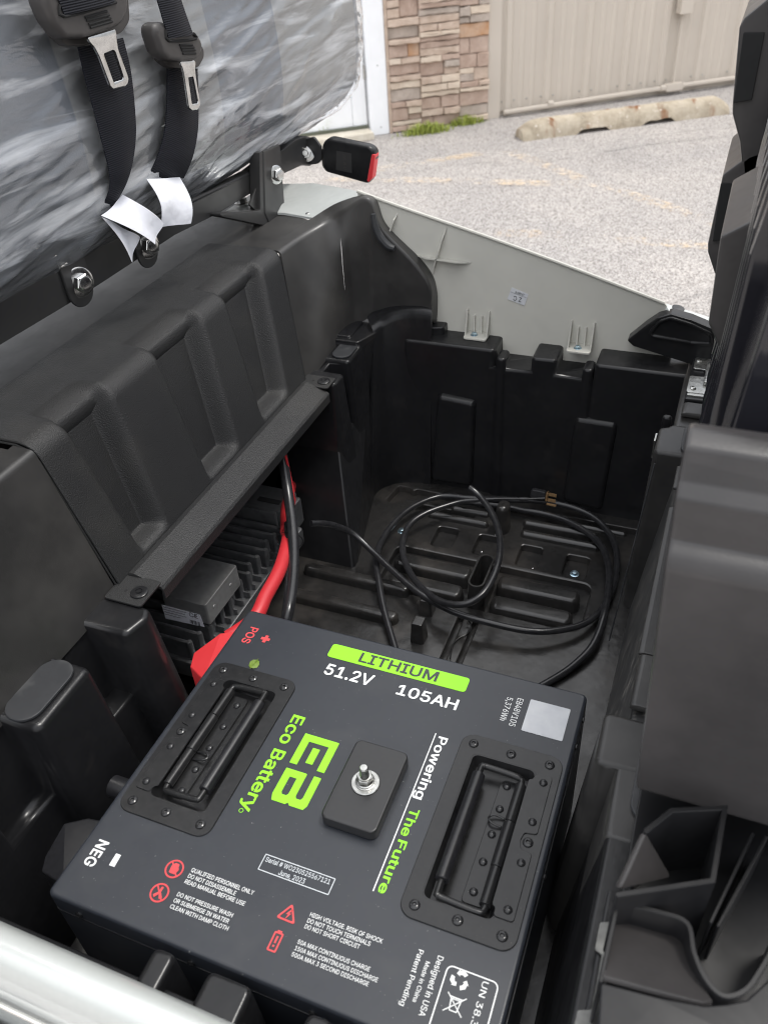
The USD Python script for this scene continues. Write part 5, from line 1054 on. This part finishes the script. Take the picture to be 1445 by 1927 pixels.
# white labels sewn to the belts
def cloth(pts3, t=0.0008, bend=0.0):
    P = np.array(pts3); n = 14
    G_ = np.array([[P[0] * (1 - a) * (1 - b) + P[1] * a * (1 - b) + P[2] * a * b + P[3] * (1 - a) * b + np.array([bend * math.sin(math.pi * b) + 0.0025 * math.sin(5 * a + 3 * b), 0, 0]) for a in np.linspace(0, 1, n)] for b in np.linspace(0, 1, n)])
    return sheet(G_, t)
X_ = lambda u, v, x: at(u, v, x=x)
put('label', cloth([X_(276, 336, -0.277), X_(341, 333, -0.277), X_(357, 420, -0.262), X_(302, 427, -0.262)], bend=0.010), paper, b2, smooth=60)
put('label', cloth([X_(190, 405, -0.278), X_(234, 366, -0.276), X_(306, 420, -0.256), X_(292, 459, -0.256)], bend=0.008), paper, b1, smooth=60)
put('label', cloth([X_(192, 408, -0.284), X_(240, 432, -0.274), X_(261, 446, -0.268), X_(249, 493, -0.268)], bend=0.004), paper, b1, smooth=60)

# belt receiver at the end of the bar
rec_b = thing('belt_buckle', 'black seat belt buckle with red release button at the bar end', 'belt buckle')
YBK = 1.335
put('housing', prism_px([(606, 270), (613, 262), (622, 260), (694, 275), (704, 283), (706, 296), (697, 342), (690, 346), (612, 324), (604, 312), (603, 288)], y=YBK, t=0.026, b=0.006, r=0.009), tub_p, rec_b, smooth=50)
put('release_button', prism_px([(699, 289), (706, 291), (700, 336), (693, 343), (690, 340)], y=YBK - 0.001, t=0.022, b=0.002), red_plastic, rec_b)
lb = put('date_plate', prism_px([(633, 283), (661, 288), (662, 325), (632, 319)], y=YBK - 0.0004, t=0.001, b=0.0002), frame_m, rec_b)
wall_text('2023-05-17', (645, 289), (647, 319), (650, 289), YBK - 0.0008, cover_m, lb)
put('stalk', prism_px([(572, 262), (590, 257), (603, 275), (606, 300), (598, 308), (580, 310), (570, 296)], y=YBK + 0.004, t=0.008, b=0.002, r=0.006), frame_m, rec_b)
pbk = at(577, 287, y=YBK + 0.003)
put('anchor_bolt', [lathe([(0.017, 0), (0.017, 0.002), (0.010, 0.0035), (1e-5, 0.0036)], aim(pbk, (0.30, -0.9, 0.25)), 22), hexa(0.0105, 0.0035, 0.012, aim(pbk, (0.30, -0.9, 0.25))), lathe([(0.006, 0.011), (0.006, 0.020), (0.005, 0.022), (1e-5, 0.022)], aim(pbk, (0.30, -0.9, 0.25)), 16)], chrome, rec_b)

# ============================================================ controller, converter, cables
alu = pbr('cast_aluminium', (0.16, 0.163, 0.168), (0.22, 0.223, 0.228), rough=(0.30, 0.44), metal=0.85, cscale=25, rscale=60, bump=[(300, 0.0001)])
ctl = thing('motor_controller', 'finned aluminium motor controller under the flange strip', 'motor controller')
put('base', box(-0.30, -0.105, 0.415, 0.765, 0.565, 0.600, 0.004), alu, ctl)
put('housing', union([box(-0.30, -0.128, 0.735, 0.80, 0.59, 0.652, 0.004), box(-0.175, -0.120, 0.765, 0.80, 0.585, 0.640, 0.004)]), alu, ctl)
put('housing_slot', box(-0.185, -0.140, 0.752, 0.764, 0.6525, 0.6535, 0.0004), gap_p, ctl)
put('housing_rib', box(-0.205, -0.135, 0.728, 0.7345, 0.60, 0.652, 0.002), alu, ctl)
for k in range(15):
    yk = 0.428 + k * 0.0205; xe = -0.128 + 0.010 * (k % 3) * 0.5
    put('cooling_fin', [box(-0.30, xe, yk - 0.0032, yk + 0.0032, 0.598, 0.634, 0.002), lathe([(0.0052, 0.598), (0.0052, 0.632), (0.004, 0.6355), (1e-5, 0.636)], trimesh.transformations.translation_matrix((xe, yk, 0)), 12), box(xe, -0.108, yk - 0.0015, yk + 0.0015, 0.598, 0.612, 0.0005)], alu, ctl)
conv_m = pbr('dull_aluminium_case', (0.36, 0.36, 0.355), (0.44, 0.44, 0.435), rough=(0.26, 0.40), metal=0.85, cscale=8, rscale=18)
conv = thing('voltage_converter', 'small bare aluminium converter box with a white label', 'converter')
cb = (-0.192, -0.112, 0.4655, 0.562, 0.638, 0.680)
put('case', box(*cb[:4], cb[4], cb[5], 0.0022, 0.004), conv_m, conv)
ql = np.array([at(u, v, y=0.4650)[[0, 2]] for u, v in ((304, 1138), (376, 1157), (385, 1180), (312, 1164))])
lab = put('label', prism_y(ql, 0.4646, 0.4652, 0.0001), pbr('white_label', (0.66, 0.67, 0.72), rough=(0.5, 0.6)), conv)
wall_text('CE', (357, 1160), (373, 1164.5), (355.5, 1152), 0.4644, dark_print, lab)
for i, (u, v, L_) in enumerate(((307, 1142, 44), (308, 1146.5, 40), (309, 1151, 42), (310, 1155.5, 30))):
    a_, b_ = at(u, v, y=0.4644), at(u + L_, v + L_ * 0.255, y=0.4644); put('printed_line', tube([a_, b_], 0.00035, 5, 0), dark_print, lab)
for k in range(9):
    a_ = at(357 + k * 2.2, 1166 + k * 0.6, y=0.4644); b_ = at(358.5 + k * 2.2, 1173 + k * 0.6, y=0.4644); put('bar_code', tube([a_, b_], 0.00025 + 0.0002 * (k % 3), 5, 0), dark_print, lab)
for yv in (0.485, 0.535): put('case_screw', dome(0.004, 0.0015, aim((cb[1], yv, 0.660), (1, 0, 0)), 12), conv_m, conv)

cab_b = pbr('black_cable_jacket', (0.010, 0.010, 0.011), (0.014, 0.014, 0.015), rough=(0.18, 0.30), rscale=60, cscale=30)
cab_r = pbr('red_cable_jacket', (0.50, 0.028, 0.035), (0.44, 0.024, 0.03), rough=(0.36, 0.48), rscale=60)
rc = thing('red_battery_cable', 'thick red battery cable running to the positive terminal', 'cable')
put('jacket', tube([at(548, 905, z=0.62), at(541, 965, z=0.655), at(542, 1012, z=0.69), at(527, 1070, z=0.708), at(500, 1122, z=0.716), at(478, 1165, z=0.714), (-0.03, 0.40, 0.705)], 0.0105, 14), cab_r, rc)
put('sleeve', tube([at(544, 940, z=0.640), at(541, 965, z=0.655), at(541.5, 1000, z=0.682)], 0.0125, 14), cab_r, rc)
bc2 = thing('black_battery_cable', 'thick black cable with a corrugated sleeve beside the red cable', 'cable')
put('jacket', tube([at(528, 830, z=0.80), at(540, 915, z=0.745), at(551, 1000, z=0.715), at(552, 1075, z=0.70), at(543, 1150, z=0.69), at(530, 1200, z=0.66)], 0.0085, 14), cab_b, bc2)
put('sleeve', tube([at(540, 985, z=0.700), at(543, 1050, z=0.700), at(541, 1110, z=0.695), at(533, 1180, z=0.68)], 0.005, 10), cab_b, bc2)
put('cable_tie', tf(lathe([(0.0245, -0.0018), (0.0255, -0.0018), (0.0255, 0.0018), (0.0245, 0.0018), (0.0245, -0.0018)], None, 24), frame(at(545, 1016, z=0.695), (1, 0.1, 0), (0, 0.5, 0.9)) @ np.diag([0.92, 0.5, 1, 1])), tub_p, bc2)
rw = thing('thin_red_wire', 'thin red wire hanging beside the thick black cable', 'wire')
put('jacket', tube([at(536, 850, z=0.80), at(545, 890, z=0.755), at(552, 930, z=0.725), at(553, 958, z=0.70)], 0.0019, 8), cab_r, rw)

cc = thing('charging_cable', 'long black charging cable coiled on the tray floor with a brass plug end', 'cable')
Z = lambda L: [at(u, v, z=z) for u, v, z in L]
outer = Z([(585, 985, 0.64), (605, 985, 0.63), (632, 990, 0.61), (665, 1005, 0.585), (700, 1037, 0.565), (740, 1075, 0.556), (790, 1117, 0.552), (850, 1150, 0.548), (920, 1172, 0.545), (1000, 1188, 0.540), (1065, 1184, 0.536), (1112, 1166, 0.532), (1146, 1125, 0.528), (1160, 1075, 0.526), (1158, 1030, 0.528), (1140, 995, 0.530), (1108, 968, 0.534), (1060, 950, 0.538), (1000, 942, 0.542),
           (935, 940, 0.542), (880, 937, 0.540), (830, 934, 0.538), (780, 952, 0.540), (745, 980, 0.540), (718, 1018, 0.540), (708, 1055, 0.544), (712, 1090, 0.542), (722, 1145, 0.535), (741, 1212, 0.527), (752, 1250, 0.524)])
put('cord', tube(outer, 0.0058, 12, 8), cab_b, cc)
inner = Z([(882, 917, 0.612), (893, 925, 0.606), (906, 938, 0.600), (922, 960, 0.596), (936, 992, 0.592), (941, 1026, 0.590), (936, 1063, 0.588), (919, 1104, 0.584), (894, 1129, 0.578), (862, 1138, 0.570), (826, 1131, 0.562), (795, 1108, 0.552), (772, 1079, 0.546), (759, 1046, 0.545), (759, 1013, 0.546), (773, 985, 0.548), (801, 966, 0.550), (836, 953, 0.551), (868, 944, 0.552), (900, 940.5, 0.554), (930, 939, 0.556)])
put('cord', tube(inner, [0.0060] * 8 + [0.0060, 0.0055, 0.0050, 0.0034], 12, 8), cab_b, cc)
third = Z([(868, 944, 0.534), (930, 950, 0.532), (975, 958, 0.531), (1025, 967, 0.531), (1068, 981, 0.532), (1103, 1001, 0.534), (1130, 1026, 0.536), (1143, 1057, 0.538), (1146, 1090, 0.538), (1142, 1129, 0.540), (1135, 1163, 0.541), (1125, 1195, 0.536), (1110, 1222, 0.530), (1088, 1245, 0.526), (1060, 1267, 0.523), (1018, 1292, 0.522)])
put('cord', tube(third, 0.0060, 12, 8), cab_b, cc)
put('plug_lead', tube(Z([(925, 939, 0.556), (960, 938.5, 0.557), (990, 939, 0.558), (1025, 938, 0.560)]), 0.0021, 8), cab_b, cc)
ca_, cb_ = at(977, 939, z=0.558), at(994, 939, z=0.558)
put('strain_relief', tube([ca_, (ca_ + cb_) / 2, cb_], [0.0035, 0.0042, 0.0035], 10, 4), cab_b, cc)
brass_m = pbr('brass_plug', (0.52, 0.33, 0.16), (0.36, 0.22, 0.12), rough=(0.28, 0.42), metal=0.9, cscale=120)
pa = at(1027, 934, z=0.560); pxd = at(1046, 938, z=0.560) - pa; pxd /= np.linalg.norm(pxd)
Tp = frame(pa, pxd, (0, 0.3, 1.0))
put('plug', tf(box(0.0, 0.004, -0.009, 0.009, -0.009, 0.004, 0.001), Tp), brass_m, cc)
for yy2 in (-0.006, 0.0055): put('plug_prong', tf(box(0.004, 0.020, yy2 - 0.0032, yy2 + 0.0032, -0.001, 0.0008, 0.0003), Tp), brass_m, cc)
put('plug_prong', tf(box(0.002, 0.022, -0.0185, -0.0140, -0.006, -0.002, 0.001), Tp), brass_m, cc)
put('plug_body', tf(box(-0.030, 0.0, -0.010, 0.010, -0.009, 0.004, 0.003), Tp), cab_b, cc)
th = thing('loose_thread', 'thin black cable tie tail curled on the tray floor', 'cable tie')
put('tail', tube(Z([(876, 1160, 0.53), (886, 1176, 0.52), (882, 1190, 0.518), (862, 1202, 0.518), (851, 1215, 0.518), (847, 1240, 0.518)]), 0.0011, 6), tub_p, th)

# ============================================================ lifted seat base on the right
lift_p = pbr('seat_base_black_plastic', (0.026, 0.0245, 0.0245), (0.035, 0.0325, 0.032), rough=(0.26, 0.40), cscale=6, rscale=12, bump=[(500, 0.0001)], extra=[(9, 0.52, 0.76, (0.055, 0.05, 0.05), 0.5)])
gloss_p = pbr('glossy_black_rib', (0.008, 0.008, 0.010), rough=(0.06, 0.14), rscale=15, coat=0.4)
lift = thing('lifted_seat_base', 'black ribbed underside of the seat base tilted up on its hinges at right', 'seat base')
put('shell', prism_y([(0.552, 0.862), (0.542, 0.95), (0.5345, 1.05), (0.540, 1.18), (0.548, 1.30), (0.560, 1.46), (0.64, 1.48), (0.70, 0.862)], 0.31, 1.115, 0.006), gloss_p, lift, smooth=40)
for k in range(13):
    yk = 0.40 + k * 0.055
    put('rib', prism_y([(0.552, 0.870), (0.540, 0.87), (0.528, 0.95), (0.5215, 1.05), (0.526, 1.10), (0.532, 1.30), (0.55, 1.44), (0.57, 1.44), (0.56, 1.0)], yk, yk + 0.012, 0.0045), gloss_p, lift, smooth=40)
def block(name, prof, y0, y1, mat=lift_p, taper=0.0):
    m = prism_y(prof, y0, y1, 0.003); c = (y0 + y1) / 2
    return put(name, m, mat, lift, smooth=35)
block('underside_block', [(0.545, 1.035), (0.520, 1.055), (0.506, 1.070), (0.4925, 1.098), (0.4905, 1.110), (0.4935, 1.200), (0.520, 1.225), (0.545, 1.235)], 0.93, 1.112)
block('underside_block', [(0.545, 1.150), (0.520, 1.190), (0.506, 1.240), (0.4915, 1.272), (0.4895, 1.285), (0.4820, 1.365), (0.4860, 1.375), (0.56, 1.44)], 0.93, 1.112)
block('underside_block', [(0.552, 1.10), (0.530, 1.12), (0.512, 1.15), (0.508, 1.24), (0.552, 1.27)], 0.60, 0.78)
for z0, z1, x0 in ((1.115, 1.190, 0.4960), (1.285, 1.360, 0.4905)):
    put('block_slot', prism_y([(x0, z0), (x0 + 0.020, z0 + 0.004), (x0 + 0.020, z1), (x0 - 0.003, z1)], 0.9265, 0.9295, 0.0008), gap_p, lift)
nb = prism_x([(0.200, 0.907), (0.200, 1.158), (0.206, 1.168), (0.217, 1.172), (0.219, 1.204), (0.229, 1.212), (0.236, 1.234), (0.252, 1.239), (0.272, 1.232), (0.272, 0.907)], 0.5135, 0.72, 0.004)
nb.vertices[:, 0] += np.clip(1.215 - nb.vertices[:, 2], 0, 1) * 0.047 * (nb.vertices[:, 0] < 0.6)
put('end_block', nb, lift_p, lift, smooth=30)
def facet(pix, y, tilt=0.0, t=0.006, b=0.0015, name='hinge_end_facet', mat=lift_p):
    P = []
    v0 = np.mean([v for _, v in pix])
    for u, v in pix: P.append(at(u, v, y=y + tilt * (v0 - v) / 100.0))
    P = np.array(P); c = P.mean(0); n = np.linalg.svd(P - c)[2][-1]; n = n if n[1] < 0 else -n
    ex = P[1] - P[0]; ex /= np.linalg.norm(ex); ex -= n * (ex @ n); ex /= np.linalg.norm(ex); ey = np.cross(n, ex)
    q = np.c_[(P - c) @ ex, (P - c) @ ey]; m = loft([fillet(q, b * 1.3, 3)], bev(-t, 0, b, 2)); T = np.eye(4); T[:3, 0], T[:3, 1], T[:3, 2], T[:3, 3] = ex, ey, n, c
    return put(name, tf(m, T), mat, lift, smooth=35)
shade_p = pbr('seat_base_plastic_shaded', (0.0060, 0.0060, 0.0066), (0.009, 0.009, 0.0095), spec=0.3, rough=(0.24, 0.36), cscale=9, rscale=14)  # darker copy of the seat plastic, paints shade into cells and lower facet
def web(pix, z0, z1, t=0.0020):
    """thin upright web of the seat base under a sighted edge"""
    L_ = LineString([at(u, v, z=z1)[:2] for u, v in pix]).buffer(t, quad_segs=3, join_style='mitre')
    put('web', loft([np.array(L_.exterior.coords)[:-1]], [(0, z0), (0, z1 - 0.0006), (-0.0005, z1)]), shade_p, lift, smooth=35)
def facet_z(pix, zs, t=0.005, b=0.0015, mat=lift_p):
    P = np.array([at(u, v, z=zz_) for (u, v), zz_ in zip(pix, zs)]); c = P.mean(0); n = np.linalg.svd(P - c)[2][-1]; n = n if n[2] > 0 else -n
    ex = P[1] - P[0]; ex -= n * (ex @ n); ex /= np.linalg.norm(ex); ey = np.cross(n, ex)
    m = loft([fillet(np.c_[(P - c) @ ex, (P - c) @ ey], b * 1.3, 3)], bev(-t, 0, b, 2)); T = np.eye(4); T[:3, 0], T[:3, 1], T[:3, 2], T[:3, 3] = ex, ey, n, c
    return put('hinge_end_facet', tf(m, T), mat, lift, smooth=35)
put('hinge_end_floor', box(0.533, 0.90, -0.20, 0.40, 0.856, 0.862, 0.001), shade_p, lift)
U = [(1216, 1563), (1264, 1525), (1364, 1520), (1341, 1657), (1163, 1684)]
web(U, 0.862, 0.950)
facet_z([(1216, 1568), (1165, 1676), (1264, 1652)], [0.948, 0.946, 0.905])
Cv = [(1163, 1698), (1240, 1716), (1293, 1737), (1306, 1792), (1328, 1842), (1362, 1874), (1402, 1864), (1430, 1828), (1454, 1785), (1480, 1720)]
Cv = [tuple(p) for p in spline(np.array([(u, v, 0.0) for u, v in Cv]), 5)[:, :2]]
web(Cv, 0.862, 0.9305, 0.0018)
facet_z([(1163, 1704), (1131, 1842), (1240, 1870), (1325, 1886), (1345, 1878), (1320, 1845), (1300, 1792), (1286, 1740)], [0.905, 0.932, 0.930, 0.930, 0.930, 0.922, 0.905, 0.890])
facet_z([(1131, 1848), (1122, 2000), (1480, 2000), (1482, 1800), (1440, 1850), (1405, 1882), (1365, 1890), (1325, 1893), (1240, 1877)], [0.930] * 9, mat=shade_p)
web([(1161, 1706), (1131, 1845)], 0.862, 0.932, 0.0016)
for p, q in (((1442, 1575), (1352, 1742)), ((1416, 1570), (1338, 1735))): web([p, q], 0.862, 0.915, 0.0013)
